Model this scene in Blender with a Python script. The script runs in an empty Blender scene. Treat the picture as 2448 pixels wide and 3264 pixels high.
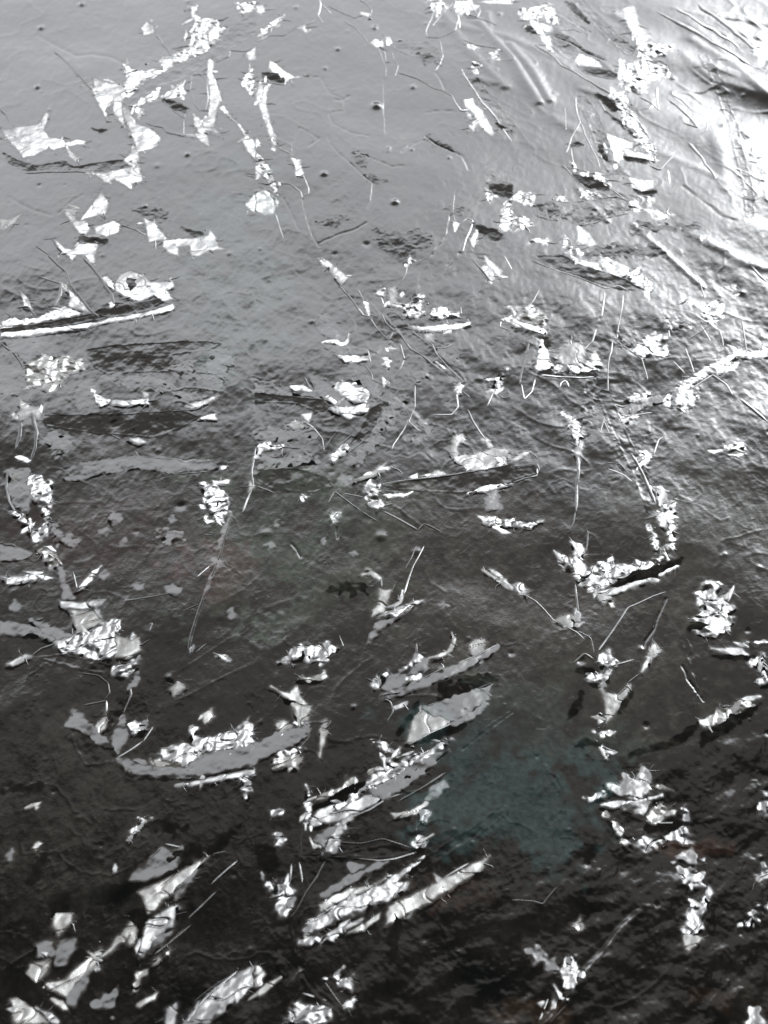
import bpy, math, random
import numpy as np
from mathutils import Vector
# ------------------------------------------------------------------ camera, light, exposure
S = bpy.context.scene
PITCH, DIST, VFOV = math.radians(50), 0.30, math.radians(42)
CAM = np.array([0.0, -DIST * math.cos(PITCH), DIST * math.sin(PITCH)])
cd = bpy.data.cameras.new('camera'); cam = bpy.data.objects.new('camera', cd)
S.collection.objects.link(cam); S.camera = cam
cam.location = CAM; cam.rotation_euler = (math.pi / 2 - PITCH, 0, 0)
cd.sensor_fit = 'VERTICAL'; cd.sensor_height = 36; cd.lens = 18 / math.tan(VFOV / 2)
cd.clip_start = 0.01; cd.clip_end = 20
cd.dof.use_dof = True; cd.dof.focus_distance = 0.30; cd.dof.aperture_fstop = 36

w = bpy.data.worlds.new('World'); S.world = w; w.use_nodes = True
w.node_tree.nodes['Background'].inputs[0].default_value = (0.9, 0.95, 1.0, 1)
w.node_tree.nodes['Background'].inputs[1].default_value = 0.035

def area_lamp(name, loc, aim, sx, sy, radiance, col, roll=0.0):
    l = bpy.data.lights.new(name, 'AREA'); l.shape = 'RECTANGLE'; l.size = sx; l.size_y = sy
    l.energy = radiance * math.pi * sx * sy; l.color = col
    o = bpy.data.objects.new(name, l); S.collection.objects.link(o); o.location = loc
    q = (Vector(aim) - Vector(loc)).to_track_quat('-Z', 'Y')
    o.rotation_euler = q.to_euler(); o.rotation_euler.rotate_axis('Z', roll)
    return o
WIN_AZ, WIN_EL = math.radians(35), math.radians(22.5)
def dirv(az, el): return np.array([math.sin(az) * math.cos(el), math.cos(az) * math.cos(el), math.sin(el)])
WIN = dirv(WIN_AZ, WIN_EL)
# one bright window with halo lamps added for soft falloff: each layer wider and dimmer than the pane
for k, (f, rad) in enumerate([(0.9, 4.6), (1.3, 3.3), (1.8, 2.2), (2.35, 1.15), (3.1, 0.55)]):
    area_lamp('window_light' if k == 0 else 'window_halo_light', WIN * (2.5 + .02 * k), (0, 0, 0), 0.72 * f, 0.72 * f, rad, (0.96, 0.985, 1.0))
# pale wall across the room, lamp strips added to grade its reflection; then the dim ceiling above it
for k, (top_z, rad) in enumerate([(1.65, .16), (2.0, .72), (2.36, .70), (2.85, .26)]):
    area_lamp('pale_wall_and_added_strip_light', (-0.95, 2.2 + .01 * k, .2 + top_z / 2), (-0.95, 0, .2 + top_z / 2), 5.0, top_z - .2, rad, (0.94, 0.958, 1.0))
for k, (cy, dy, rad) in enumerate([(1.80, 1.2, .15), (1.72, 1.45, .06)]):
    area_lamp('ceiling_light', (-0.75, cy, 2.35 + .01 * k), (-0.75, cy, 0), 4.2, dy, rad, (1.0, 0.96, 0.91), math.radians(-12))
S.view_settings.view_transform = 'Standard'; S.view_settings.look = 'None'
S.view_settings.exposure = 0; S.view_settings.gamma = 1

# ------------------------------------------------------------------ photo pixel -> board plane
FW, FH = 2448.0, 3264.0
TV = math.tan(VFOV / 2); TH = TV * FW / FH
fwd = np.array([0, math.cos(PITCH), -math.sin(PITCH)]); up = np.array([0, math.sin(PITCH), math.cos(PITCH)])
def ground(px, py):
    px = np.asarray(px, float); py = np.asarray(py, float)
    a = (px / FW * 2 - 1) * TH; b = (1 - py / FH * 2) * TV
    d = fwd[None] + a.reshape(-1, 1) * np.array([[1.0, 0, 0]]) + b.reshape(-1, 1) * up[None]
    t = -CAM[2] / d[:, 2]
    return (CAM[None] + d * t[:, None])[:, :2]
def tile_pts(t, pts):
    if t == 0:
        p = np.array(pts, float); return ground(p[:, 0], p[:, 1])
    ox, oy = (t - 1) % 3 * 816, (t - 1) // 3 * 816
    p = np.array(pts, float) * (816 / 1659.0)
    return ground(p[:, 0] + ox, p[:, 1] + oy)
def pixel_of(x, y):
    d = np.stack([x - CAM[0], y - CAM[1], np.full_like(x, -CAM[2])], -1)
    z = d @ fwd
    return ((d[..., 0] / z / TH + 1) / 2 * FW, (1 - (d @ up) / z / TV) / 2 * FH)

# ------------------------------------------------------------------ relief raster (periodic, metres)
N, L = 2048, 0.512
CELL = L / N
X0, Y0 = -0.256, -0.20
rng = np.random.default_rng(7); random.seed(7)
kx = np.fft.fftfreq(N, CELL)[None, :] * 2 * np.pi; ky = np.fft.fftfreq(N, CELL)[:, None] * 2 * np.pi
def noise(scale, slope_deg, ang=0.0, stretch=1.0, lo=0.35):
    c, s = math.cos(ang), math.sin(ang)
    ku = (kx * c + ky * s) * stretch; kv = -kx * s + ky * c
    k = np.sqrt(ku ** 2 + kv ** 2) * scale / (2 * np.pi)
    f = np.exp(-(k / 1.0) ** 2) * (1 - np.exp(-(k / lo) ** 2))
    h = np.fft.ifft2(np.fft.fft2(rng.standard_normal((N, N))) * f).real
    gy, gx = np.gradient(h, CELL)
    return h * (math.tan(math.radians(slope_deg)) / math.sqrt((gx ** 2 + gy ** 2).mean() / 2))
ix = X0 + np.arange(N) * CELL; iy = Y0 + np.arange(N) * CELL
GX, GY = np.meshgrid(ix, iy)
PXX, PYY = pixel_of(GX, np.maximum(GY, -0.175))
PXX = np.nan_to_num(PXX); PYY = np.nan_to_num(PYY)
def soft(v, a, b): return np.clip((v - a) / (b - a), 0, 1) ** 2 * (3 - 2 * np.clip((v - a) / (b - a), 0, 1))
low = soft(PYY, 1400, 2300)
top = 1 - soft(PYY, 500, 1100)
quiet = soft(PYY, 1350, 1700) * (1 - soft(PYY + (PXX - 1224) * 0.5, 2600, 3100))
fine = (1 - 0.35 * top) * (1 - 0.3 * quiet)
H = noise(0.060, 0.8) + noise(0.026, 0.55) * (1 - .4 * top)
H += (noise(0.012, 0.45, math.radians(-38), 1.6) * (1 - low) + noise(0.012, 0.8, math.radians(40), 1.9) * low) * fine
Q_ = (math.pi / 2, 1.45)
H += noise(0.0055, 0.7, *Q_) * fine + noise(0.0026, 0.9, *Q_) * fine + noise(0.0014, .9, *Q_) * fine + noise(0.0008, .9, *Q_) * fine
def creases(scale, slope, ang, stretch):                 # ridged folds: sharp crest lines between soft slopes
    n = noise(scale, 1.0, ang, stretch); n = n / n.std()
    m = noise(scale * 4, 1.0); m = np.clip(m / m.std() * .8 + .25, 0, 1)
    r = (np.exp(-(n / 0.13) ** 2) + .5 * np.exp(-np.abs(n) / 0.5)) * m * m
    gy, gx = np.gradient(r, CELL)
    return r * (math.tan(math.radians(slope)) / math.sqrt((gx ** 2 + gy ** 2).mean() / 2))
H += creases(0.012, .7, math.radians(-35), 1.5) * (1 - low) + creases(0.014, .45, math.radians(38), 2.0) * low
H += creases(0.0045, .8, math.radians(-50), 1.5) * (1 - .6 * np.maximum(quiet, low))
H += creases(0.0022, .9, math.radians(70), 1.5) * (.6 + .4 * soft(PYY, 600, 1200))
topright = soft(PXX - PYY * 1.1, 700, 2100)
H += (noise(0.020, 1.8, math.radians(-48), 3.0) + creases(0.008, 2.4, math.radians(-50), 2.6)) * topright
rough = soft(PYY + (PXX - 1224) * 0.62, 2850, 3250)
H += (noise(0.0080, 2.6, math.radians(42), 2.0) + noise(0.0030, 2.4, math.radians(40), 1.5) + noise(0.0012, 1.8)) * rough
trans = soft(PYY, 700, 1000) * (1 - soft(PYY, 1350, 1600))
H += noise(0.010, .9, *Q_) * trans + noise(0.0050, .8, *Q_) * trans + noise(0.0018, .9, *Q_) * trans + noise(0.0009, .7) * trans

def stamp_line(P, width, height):
    for a, b in zip(P[:-1], P[1:]):
        r = width * 3
        i0, i1 = int((min(a[0], b[0]) - r - X0) / CELL), int((max(a[0], b[0]) + r - X0) / CELL) + 2
        j0, j1 = int((min(a[1], b[1]) - r - Y0) / CELL), int((max(a[1], b[1]) + r - Y0) / CELL) + 2
        i0, j0, i1, j1 = max(i0, 0), max(j0, 0), min(i1, N), min(j1, N)
        if i1 <= i0 or j1 <= j0: continue
        gx, gy = GX[j0:j1, i0:i1], GY[j0:j1, i0:i1]
        d = b - a; q = np.clip(((gx - a[0]) * d[0] + (gy - a[1]) * d[1]) / (d @ d + 1e-12), 0, 1)
        r2 = (gx - a[0] - q * d[0]) ** 2 + (gy - a[1] - q * d[1]) ** 2
        v = height * np.exp(-r2 / width ** 2)
        LINE[j0:j1, i0:i1] = np.where(np.abs(v) > np.abs(LINE[j0:j1, i0:i1]), v, LINE[j0:j1, i0:i1])
LINE = np.zeros((N, N))
def jitter(P, step, amp):
    out = [P[0]]
    for a, b in zip(P[:-1], P[1:]):
        n = max(1, int(np.linalg.norm(b - a) / step)); d = b - a
        for k in range(1, n + 1):
            p = a + d * k / n
            if k < n: p = p + rng.normal(0, amp, 2)
            out.append(p)
    return np.array(out)

# ------------------------------------------------------------------ traced features: tile; code; points
FEAT = r"""
1 Ws 0,820 30,840 120,820 180,815 250,800 300,720 320,740 300,810 285,840 320,890 390,905 410,885 430,930 500,910 560,920 550,940 440,955 380,970 350,985 320,960 250,1005 150,1030 120,980 60,920 20,870
1 Ws 425,945 460,985 510,1045 490,1062 450,1020
1 Sd 20,990 120,1040 230,1080 420,1050 480,1090 600,1070 740,1050 850,1040 860,1090 640,1120 500,1110 330,1100 180,1110 60,1060
1 T:14 160,1125 320,1120 500,1120 640,1140 700,1180
1 Ws 580,1140 700,1130 850,1090 900,1040 905,1110 930,1180 860,1200 855,1235 800,1200 740,1175 690,1200 650,1165
1 Ws 480,450 520,500 610,580 605,500 650,530 730,550 810,555 850,600 800,660 750,670 690,710 700,795 660,720 630,670 600,600 540,530
1 Ws 740,670 790,660 800,750 830,890 800,830 730,730
1 Ws 790,690 840,720 880,810 960,830 1045,890 1025,950 960,980 890,995 870,920 840,850 800,760
1 Ws 860,930 900,990 905,1050 870,1100 800,1050 850,1000
1 T:12 350,330 450,420 540,520 610,600
1 Wc 800,420 850,440 930,470 1010,440 1060,470 1000,510 920,530 900,600 830,650 790,640 800,560 820,500
1 Wc 1040,360 1110,360 1200,310 1240,300 1330,340 1280,350 1180,390 1100,440 1060,470 1040,430
1 Wc 1220,30 1280,40 1260,90 1310,120 1420,130 1430,180 1480,180 1400,290 1330,345 1260,330 1220,300 1240,190 1260,150 1240,100
1 Wc 1530,30 1659,20 1659,80 1560,110
1 Ws 915,180 950,140 1000,170 1000,210 960,220 930,225
1 T:12 1000,215 1040,250 1080,310 1110,360
1 T:8 1110,310 1200,300
1 Sg 830,660 920,560 1100,450 1330,350 1500,190 1659,80 1659,230 1480,330 1400,400 1340,400 1180,520 1040,560 960,620 860,690
1 K:22 920,560 1080,470 1200,380 1330,350
1 Wc 830,690 930,640 1000,590 1040,570 1060,630 1120,560 1190,540 1205,600 1190,650 1120,640 1050,650 940,680 860,710
1 Ds 1050,640 1130,660 1220,710 1210,740 1140,720 1080,690
1 T:8 1060,660 1120,720 1190,770 1220,710
1 Wc 860,700 920,710 940,750 900,770
1 Ws 1350,380 1390,400 1380,480 1440,620 1400,760 1390,830 1330,840 1290,790 1350,760 1360,600 1340,480
1 Ws 1250,740 1300,780 1320,830 1400,840 1440,885 1340,850 1360,950 1330,945 1260,890 1180,880 1290,870 1260,820
1 T:10 1240,480 1230,580 1260,680 1300,730
1 T:10 1240,490 1300,480 1340,520 1350,640 1330,720
1 T:10 940,800 1060,830 1080,860 1190,885
1 T:6 1190,880 1190,780
1 T:10 1390,410 1480,370 1490,330 1590,340 1659,310
1 K:12 1440,660 1420,600 1400,520
1 Ws 1420,710 1450,690 1500,770 1560,820 1620,900 1659,920 1659,1040 1600,980 1570,920 1590,890 1530,800
1 Ws 1590,360 1659,310 1659,400 1610,400
1 Wc 1560,540 1640,440 1659,600 1630,620
1 Ws 660,1250 710,1320 690,1390 580,1420 520,1440
1 Ws 410,1390 490,1350 500,1440 560,1440 590,1490 560,1530 510,1520 450,1430
1 Ws 610,1480 740,1440 780,1460 770,1510 700,1540 620,1530
1 Ds 510,1540 690,1560 700,1590 520,1570
1 Ws 500,1590 640,1580 620,1659 400,1659 350,1550 420,1620 480,1630
1 T:9 780,1460 880,1490 960,1530
1 Ws 935,1420 1010,1450 1060,1520 1090,1550 1010,1560 960,1570 950,1490
1 Ws 1060,1560 1150,1550 1260,1540 1350,1520 1355,1480 1400,1530 1410,1590 1460,1610 1370,1620 1290,1659 1240,1659 1230,1590 1150,1600 1160,1659 1100,1640 1060,1600
1 Ds 1180,1470 1240,1490 1350,1520 1250,1530
1 Dc 870,1370 950,1350 1060,1370 1090,1410 1020,1440 930,1400
1 Ds 600,840 690,850 650,865
1 Ts 0,1420 70,1430 140,1390 100,1450 20,1500 0,1510
1 T:12 230,1600 320,1659
1 T:14 340,1550 380,1620 420,1659
1 T:12 0,700 40,740 60,790
1 K:34 240,220 420,320 500,360 600,350 720,370 800,410
1 B:25 265,175
1 B:26 530,30
1 B:22 240,560
1 B:22 1215,1005
1 B:22 940,1340
1 B:18 500,1040
1 K:26 380,1390 480,1300 540,1270
1 K:30 60,1280 200,1360 330,1400
2 Ws 0,50 50,45 60,90 20,100 0,90
2 Wc 40,210 100,160 180,110 170,140 90,200 30,240 0,260
2 T:8 0,280 90,240 180,240 260,190 330,170 400,130
2 Ws 260,190 320,170 335,225 290,200
2 T:9 410,0 420,40 400,110 435,160
2 T:8 430,40 490,100
2 T:8 470,50 560,90 640,120 680,100 740,105 750,60 710,20 670,0
2 Ws 670,80 745,90 740,110 680,100
2 T:8 570,140 640,180 700,240 735,280
2 Ws 735,280 770,255 820,265 830,300 780,310
2 Ws 840,240 870,240 885,290 850,295
2 T:8 790,310 820,390 840,440 840,490
2 T:7 830,320 840,400 870,400
2 T:7 900,320 960,345 1050,380 1150,420
2 T:7 880,330 890,380 920,420 900,490
2 Sg 870,290 960,260 1100,270 1190,330 1200,400 1170,420 1080,400 980,350 900,320
2 Dc 1030,350 1110,350 1190,390 1190,415 1140,420 1080,400
2 T:10 1185,260 1210,360 1190,420 1160,460
2 K:12 1160,470 1200,520 1225,580
2 T:10 920,465 1050,510 1150,570 1220,590 1270,620 1310,690 1330,715 1390,710
2 Ws 1350,650 1400,640 1420,680 1470,720 1500,780 1550,860 1530,880 1480,840 1440,800 1410,850 1380,820 1430,770 1400,720 1360,690
2 Rg:80 1370,490 1500,650 1645,825
2 T:8 1330,450 1350,500 1440,630 1550,760 1659,920
2 Ds 1560,800 1659,850 1659,870 1580,830
2 Wc 1400,410 1460,430 1440,490 1410,480
2 T:8 1110,0 1150,60 1140,110 1100,200 1110,240 1190,245
2 T:8 1190,245 1290,200 1310,120 1300,90
2 T:7 1280,10 1200,100 1140,170
2 Wc 1130,20 1200,10 1250,30 1200,90 1150,130 1140,60
2 Wc 1280,10 1390,0 1440,50 1380,90 1310,100 1290,60
2 T:9 1310,100 1320,190
2 T:9 1370,90 1430,110 1450,70 1440,40
2 Ws 1440,10 1560,0 1659,0 1659,20 1500,20
2 T:9 1360,110 1480,130 1560,160
2 T:9 1330,260 1450,300 1560,320
2 Wc 1370,300 1440,310 1430,340 1380,320
2 Wc 1520,350 1570,330 1580,400 1530,390
2 Ws 90,400 130,420 180,460 250,500 320,490 230,510 190,540 170,500 110,480 80,440
2 Ds 40,480 110,475 180,500 185,540 100,530 50,510
2 T:7 40,490 100,540 185,550 195,510
2 Ws 30,510 60,540 50,640 0,690 0,620
2 Ws 60,550 100,545 70,600 65,680 100,820 130,890 130,950 110,950 70,840 40,760 20,690 40,620
2 T:8 140,960 220,1000 240,1030
2 Ws 220,1030 290,1040 310,1130 260,1150 250,1080
2 T:9 300,1130 340,1220 340,1250 300,1270
2 T:9 130,1190 220,1190 290,1240 300,1280
2 Wc 0,980 40,1030 100,1100 130,1200 140,1260 110,1220 60,1150 20,1080 0,1050
2 Ws 0,1080 40,1100 30,1150 0,1170
1 Ws 1590,1320 1659,1240 1659,1380 1610,1350
2 Ws 0,1240 60,1230 110,1260 130,1320 120,1380 60,1390 0,1360
2 T:12 125,1380 150,1470 175,1540
2 Ws 0,900 20,920 30,950 0,960
2 K:7 320,490 430,500 440,540 480,600 570,640 580,710 500,720 475,740 500,800
2 K:7 500,800 620,860 740,880
2 K:7 240,1000 240,920 280,830 340,860 410,900 340,950
2 K:8 465,880 480,930 540,1000 620,1070 690,1140 760,1190 750,1300 720,1350
2 K:7 680,1010 780,1040 880,1085 960,1080
2 K:8 180,1280 240,1400 280,1490
2 K:8 300,1280 350,1480 370,1530 410,1590
2 K:8 410,1570 520,1520 650,1480 720,1440
2 K:9 940,990 1020,930 1100,900
2 K:14 1100,880 1160,930 1270,980 1340,1010 1380,1100
2 K:7 1140,1659 1240,1520 1260,1400
2 K:5 830,500 840,860
2 K:5 1100,720 1200,710 1300,720
2 K:18 510,640 560,645 600,615
2 Dc 640,990 700,1010 740,1060 690,1080 640,1060
2 Dc 700,1130 840,1170 820,1185 740,1160
2 Dc 1110,890 1280,960 1280,980 1170,950
2 Dc 770,1490 900,1530 1050,1490 1140,1540 1120,1600 960,1659 880,1640 800,1580
2 Dc 390,1450 520,1390 600,1420 480,1460
2 Dc 1220,1350 1330,1350 1360,1390 1260,1385
2 T:8 1285,1260 1275,1380 1290,1440
2 Ws 1280,1440 1320,1450 1290,1500
2 T:8 1340,1440 1370,1415 1405,1430 1400,1460 1360,1550 1340,1630
2 Ws 1390,1560 1440,1480 1430,1560 1410,1600
2 Ds 1400,1450 1500,1480 1560,1490 1600,1540 1550,1560 1450,1500
2 Wc 1570,1460 1620,1300 1659,1290 1659,1500 1600,1500
2 Gs 1470,1060 1540,1090 1659,1170 1659,1190 1500,1190
2 Ds 1500,1190 1659,1200 1659,1280 1550,1260
2 Wc 1480,1220 1560,1270 1520,1310
2 B:18 450,440
2 B:25 770,180
2 B:28 440,1130
2 B:30 900,1310
2 B:38 780,680
2 B:20 260,60
2 B:20 530,320
2 B:18 860,960
2 B:16 1010,970
2 B:16 1250,1020
2 B:18 1580,85
2 B:14 595,205
2 B:14 1100,150
2 B:15 930,265
2 B:16 1560,460
3 Wc 40,60 120,50 220,20 280,60 300,150 250,160 200,110 100,130 60,120
3 Ws 110,120 180,150 260,170 270,210 200,220 160,210 130,170
3 Ds 70,160 120,170 170,215 100,205
3 Ws 180,230 250,230 265,340 230,310
3 T:18 140,290 240,350 320,430 420,480 560,570 650,620
3 Sg 270,220 380,240 470,320 590,370 560,390 430,350 300,330
3 K:16 280,240 400,290 500,350 600,390
3 Ws 420,370 440,345 480,360 560,390 580,430 500,430 420,420
3 Ds 410,430 500,430 620,460 690,490 680,510 600,500 500,480
3 T:9 440,455 520,490 620,510 680,515
3 Ds 350,0 410,20 480,120 500,155 430,110 370,50
3 Rg:80 430,0 560,150 660,250 760,330
3 Rd:40 310,90 400,150 500,210
3 T:9 300,200 400,190 450,210
3 Ws 720,60 790,40 810,120 820,240 790,250 750,180
3 Wc 800,250 880,240 870,310 1040,290 1040,340 900,380 1000,430 1020,500 960,490 880,540 860,600 800,580 720,520 710,420 820,400
3 Ds 890,300 960,350 990,370 940,360
3 Ds 740,520 790,560 825,620 780,600
3 Wc 700,380 720,400 720,560 750,580 690,520
3 Ds 550,610 650,660 700,730 640,720 570,650
3 Wc 640,600 720,600 750,680 760,740 700,720 640,660
3 T:12 560,650 600,720 680,800 800,880
3 Ds 610,730 700,790 820,900 900,960 860,940 740,850 650,780
3 Wc 700,730 780,740 830,830 940,1000 900,1020 830,930 760,830
3 Ws 580,860 640,880 690,900 780,930 770,960 720,970 720,1030 690,1040 690,1090 660,1110 650,1040 600,1000
3 Ds 710,1015 850,1030 920,1050 860,1055 760,1045
3 Ws 720,970 830,990 950,1040 900,1040 760,1010
3 Rg:90 450,650 520,760 570,900 620,1020 660,1100
3 Ds 570,920 600,990 640,1060 600,1050 560,980
3 T:10 410,640 420,740 440,800 380,900 350,990
3 T:9 440,800 500,930 550,1030 570,1090
3 Ds 360,940 430,930 460,945 400,955
3 T:9 380,960 400,1060 430,1110
3 T:7 340,700 350,850
3 Wc 380,1050 430,1110 560,1120 640,1180 640,1200 540,1170 430,1130
3 Ds 400,1130 520,1150 620,1210 620,1230 500,1210 430,1170
3 T:8 320,1060 400,1140 470,1210 580,1250
3 Wc 450,1230 580,1250 570,1262 460,1275
3 T:12 640,1220 740,1290
3 Ws 760,1150 830,1170 920,1170 910,1220 840,1240 780,1210
3 Ds 790,1215 850,1238 930,1240 900,1262 820,1250
3 Wc 750,1330 800,1290 840,1320 830,1360 780,1370
3 Wc 830,1270 930,1280 920,1310 850,1300
3 Sg 160,1310 300,1300 380,1310 520,1290 680,1270 760,1300 750,1340 620,1370 500,1450 430,1440 380,1380 260,1420 170,1400
3 Dc 160,1330 280,1330 330,1370 390,1370 400,1410 560,1380 700,1330 740,1345 620,1390 500,1450 420,1440 370,1395 250,1410
3 T:9 440,1460 540,1440 640,1400 760,1375
3 Wc 0,1280 60,1240 150,1250 140,1330 60,1320
3 Wc 280,1270 340,1270 340,1300 290,1300
3 Wc 0,1400 100,1410 140,1460 70,1480 0,1450
3 Wc 130,1550 220,1550 220,1575 140,1575
3 Ws 420,1450 500,1510 540,1580 500,1600 430,1560
3 Wc 350,1520 380,1600 460,1640 450,1659 370,1659 340,1620
3 Dc 820,1440 900,1440 1050,1460 1200,1460 1170,1490 1020,1480 880,1490 780,1520
3 Ws 850,1350 950,1360 1060,1390 1020,1410 920,1420 900,1380
3 Dc 470,1659 560,1610 700,1580 780,1600 900,1590 1000,1659
3 T:12 890,1070 960,1100 1060,990
3 T:12 1010,1100 1020,1190
3 T:16 1140,920 1230,1020 1290,1110 1320,1170
3 Rg:55 1240,370 1330,530 1390,680 1440,800 1450,920 1480,1040 1530,1220 1540,1400
3 Wc 1430,850 1480,890 1560,960 1600,1050 1540,1020 1460,930
3 Ds 1480,850 1530,890 1540,930 1490,890
3 T:22 930,80 1100,170 1250,250 1400,330 1550,430
3 T:20 1050,60 1200,150 1350,240 1480,320
3 T:22 1200,30 1340,140 1450,230 1600,340
3 T:16 1020,600 1100,640 1160,700
3 T:14 820,630 900,670 950,720 940,560
3 T:16 1010,640 1150,760 1200,830 1100,800
3 T:12 1270,770 1260,850 1210,880
3 Ws 1580,1060 1659,1020 1659,1280 1640,1250 1630,1120
3 Ws 1560,330 1659,300 1659,400 1600,450
3 Ws 1225,1550 1250,1540 1255,1590 1235,1595
3 K:30 1110,1210 1220,1290 1360,1410 1450,1440
3 B:20 1370,810
3 B:14 1500,615
4 Sd 0,480 300,430 600,380 700,400 860,330 1030,300 1090,310 1000,350 700,410 400,460 0,510
4 Ds 620,370 740,340 780,320 900,310 1030,290 1080,310 900,350 700,400
4 Ws 0,505 200,472 450,452 680,430 700,410 900,380 1060,340 1120,310 1140,340 1100,365 900,405 700,440 560,470 300,500 100,525 0,530
4 Ws 740,200 780,130 850,100 930,130 980,180 1080,170 1110,140 1130,200 1090,230 1120,280 1050,300 1000,260 900,300 800,260 750,240
4 Ds 825,150 880,160 895,200 850,235 825,190
4 Wk 0,430 100,400 130,420 230,400 320,360 420,330 480,350 560,380 300,420 100,450 0,480
4 Ws 130,230 190,290 210,350 160,330
4 Ws 440,220 500,270 560,330 580,370 500,350 440,330 460,280
4 T:14 310,0 380,70 430,110 460,200 520,270 580,350 650,410
4 T:16 540,20 600,80 660,160 720,250 740,330
4 Ws 540,0 610,0 620,60 580,50
4 Ws 440,0 500,0 470,40
4 Ws 660,150 700,140 740,180 740,230 700,200
4 T:14 250,140 400,190 390,260 350,330
4 T:12 100,340 180,330 240,400
4 Ws 710,315 745,320 740,345 715,340
4 Gs 30,550 250,540 250,620 180,690 130,650 60,590
4 T:12 0,560 100,640 160,740
4 Sd 560,610 720,590 1040,570 1350,560 1430,570 1350,620 1120,650 1100,760 900,760 700,770 620,730 570,660
4 Tc 160,720 300,640 430,650 560,690 560,740 460,760 380,850 330,890 250,860 180,830
4 Wc 200,830 280,800 280,860 230,860
4 Gs 520,830 600,800 640,900 600,960 510,980 500,920
4 Wc 590,870 640,900 700,930 720,960 660,980 610,930
4 Ws 720,935 850,945 970,930 970,970 850,975 720,975
4 Ws 930,890 965,905 965,935 940,930
4 Sd 280,1040 800,1030 1180,1010 1300,1050 1160,1130 1000,1180 600,1150 300,1110
4 T:9 1110,1020 1280,1000 1420,910
4 Ts 1200,980 1300,950 1420,910 1330,970 1240,1000
4 Ws 1350,1040 1400,1030 1410,1070 1290,1065
4 Ts 130,930 160,960 240,1000 300,960 260,1070 210,1030 150,1080 80,1070 140,1010
4 T:18 210,1030 240,1150 230,1250 200,1330
4 T:18 140,1080 130,1180 100,1260
4 Ws 90,1310 150,1300 200,1330 180,1345
4 Wc 180,1430 240,1410 340,1470 330,1600 320,1659 270,1659 270,1520 230,1590 200,1530
4 T:14 50,1380 40,1500 60,1590 100,1659
4 Gs 70,1390 180,1380 200,1450 180,1659 90,1600 60,1500
4 Gs 380,1400 600,1330 900,1310 1150,1330 1350,1330 1450,1370 1300,1380 1100,1400 900,1370 700,1400 500,1450 430,1440
4 Ws 830,1190 900,1180 950,1210 900,1220
4 T:10 720,1160 790,1195
4 T:10 870,1260 900,1300
4 T:8 910,1300 1060,1320 1150,1320 1200,1340 1280,1320
4 Ws 1380,1460 1490,1450 1485,1475 1390,1480
4 Wc 1290,1470 1380,1480 1480,1540 1500,1659 1370,1659 1340,1590 1330,1530
4 Wc 1430,1370 1480,1350 1440,1390
4 T:8 1160,1415 1350,1400
4 T:12 1659,1240 1630,1400 1640,1490 1600,1580 1570,1659
4 Ts 1620,1460 1650,1490 1610,1540
4 Gc 1130,700 1250,690 1280,800 1180,790
4 Gc 1380,640 1480,600 1500,700 1400,880 1300,860
4 Gc 680,790 800,780 960,790 1100,830 1100,880 900,870
4 Gc 1120,870 1330,920 1200,950
4 Gc 280,1180 430,1150 460,1230 380,1300
4 Gs 0,720 150,730 170,830 120,900 0,890
5 Ws 420,0 460,20 560,100 600,130 550,180 500,110
5 T:8 540,180 620,270 690,380 730,390 710,290
5 T:8 660,210 700,290
5 Ws 700,290 730,300 740,380 760,390 720,370
5 T:8 660,330 700,380
5 Ws 770,240 820,200 850,200 830,260
5 T:9 810,260 830,320
5 Ts 850,210 910,190 910,320 870,300
5 Wc 840,320 920,310 1000,310 1040,260 1090,250 1070,390 1040,400 980,390 950,330 900,300
5 Ws 960,450 1080,460 1320,440 1390,430 1390,445 1310,470 1200,490 1060,485 980,470
5 Wc 1130,350 1200,330 1260,370 1340,370 1340,390 1260,390 1180,410 1130,400
5 Rd:90 880,390 1000,520 1150,660 1310,810
5 T:10 810,370 840,430 940,510 1000,600 1080,650 1200,750 1310,840
5 T:7 1000,480 1080,540 1140,570 1170,640 1240,720 1340,820
5 Ws 1170,690 1250,740 1240,760 1190,710
5 Gs 1160,590 1280,570 1310,640 1300,740 1260,690 1200,660
5 Ts 1090,510 1150,500 1150,560 1100,550
5 T:8 1160,600 1230,600 1280,570
5 T:8 740,400 780,460 860,540 890,490
5 Gs 810,560 870,550 860,640 820,650 800,600
5 Wc 840,600 870,590 860,720 820,715
5 T:10 930,560 960,670 1000,630
5 T:12 960,670 930,740 890,800
5 Gs 990,640 1070,650 1040,690
5 Wc 1300,830 1340,830 1330,900 1290,880
5 T:6 1300,890 1310,980 1270,1030 1150,1030
5 T:8 980,50 970,110 910,200
5 T:8 1040,40 1120,0
5 T:7 1280,10 1200,130
5 Wc 960,40 1020,20 1020,40 970,60
5 Ws 1450,80 1480,60 1590,120 1580,140 1540,110 1550,170 1520,175
5 T:8 1400,20 1460,90 1520,170 1550,165
5 Ws 1480,0 1590,100 1580,135 1500,60
5 T:8 1610,0 1659,90
5 T:9 1590,420 1580,460 1650,490
5 Ws 1590,420 1659,390 1659,420
5 Wc 1550,790 1640,730 1570,830 1560,880 1530,870
5 T:10 1560,880 1600,920 1650,910
5 T:9 1540,880 1500,970
5 Gs 450,580 720,600 740,650 540,640
5 Ws 540,650 730,650 730,672 580,682
5 Ds 500,628 720,638 720,650 540,648
5 T:8 720,600 745,685
5 Ws 460,550 500,540 580,560 600,500 600,550 560,590 520,570
5 Gs 380,420 450,370 540,450 590,500 560,560 430,490
5 Ws 390,860 460,900 540,960 520,970 440,920
5 Wk 500,830 560,810 650,850 740,880 760,920 740,950 640,950 560,910 510,860
5 Gs 360,780 430,800 500,890 560,960 480,930 400,880
5 T:10 310,780 350,860 380,880
5 Ws 220,845 300,840 380,880 250,870
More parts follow.
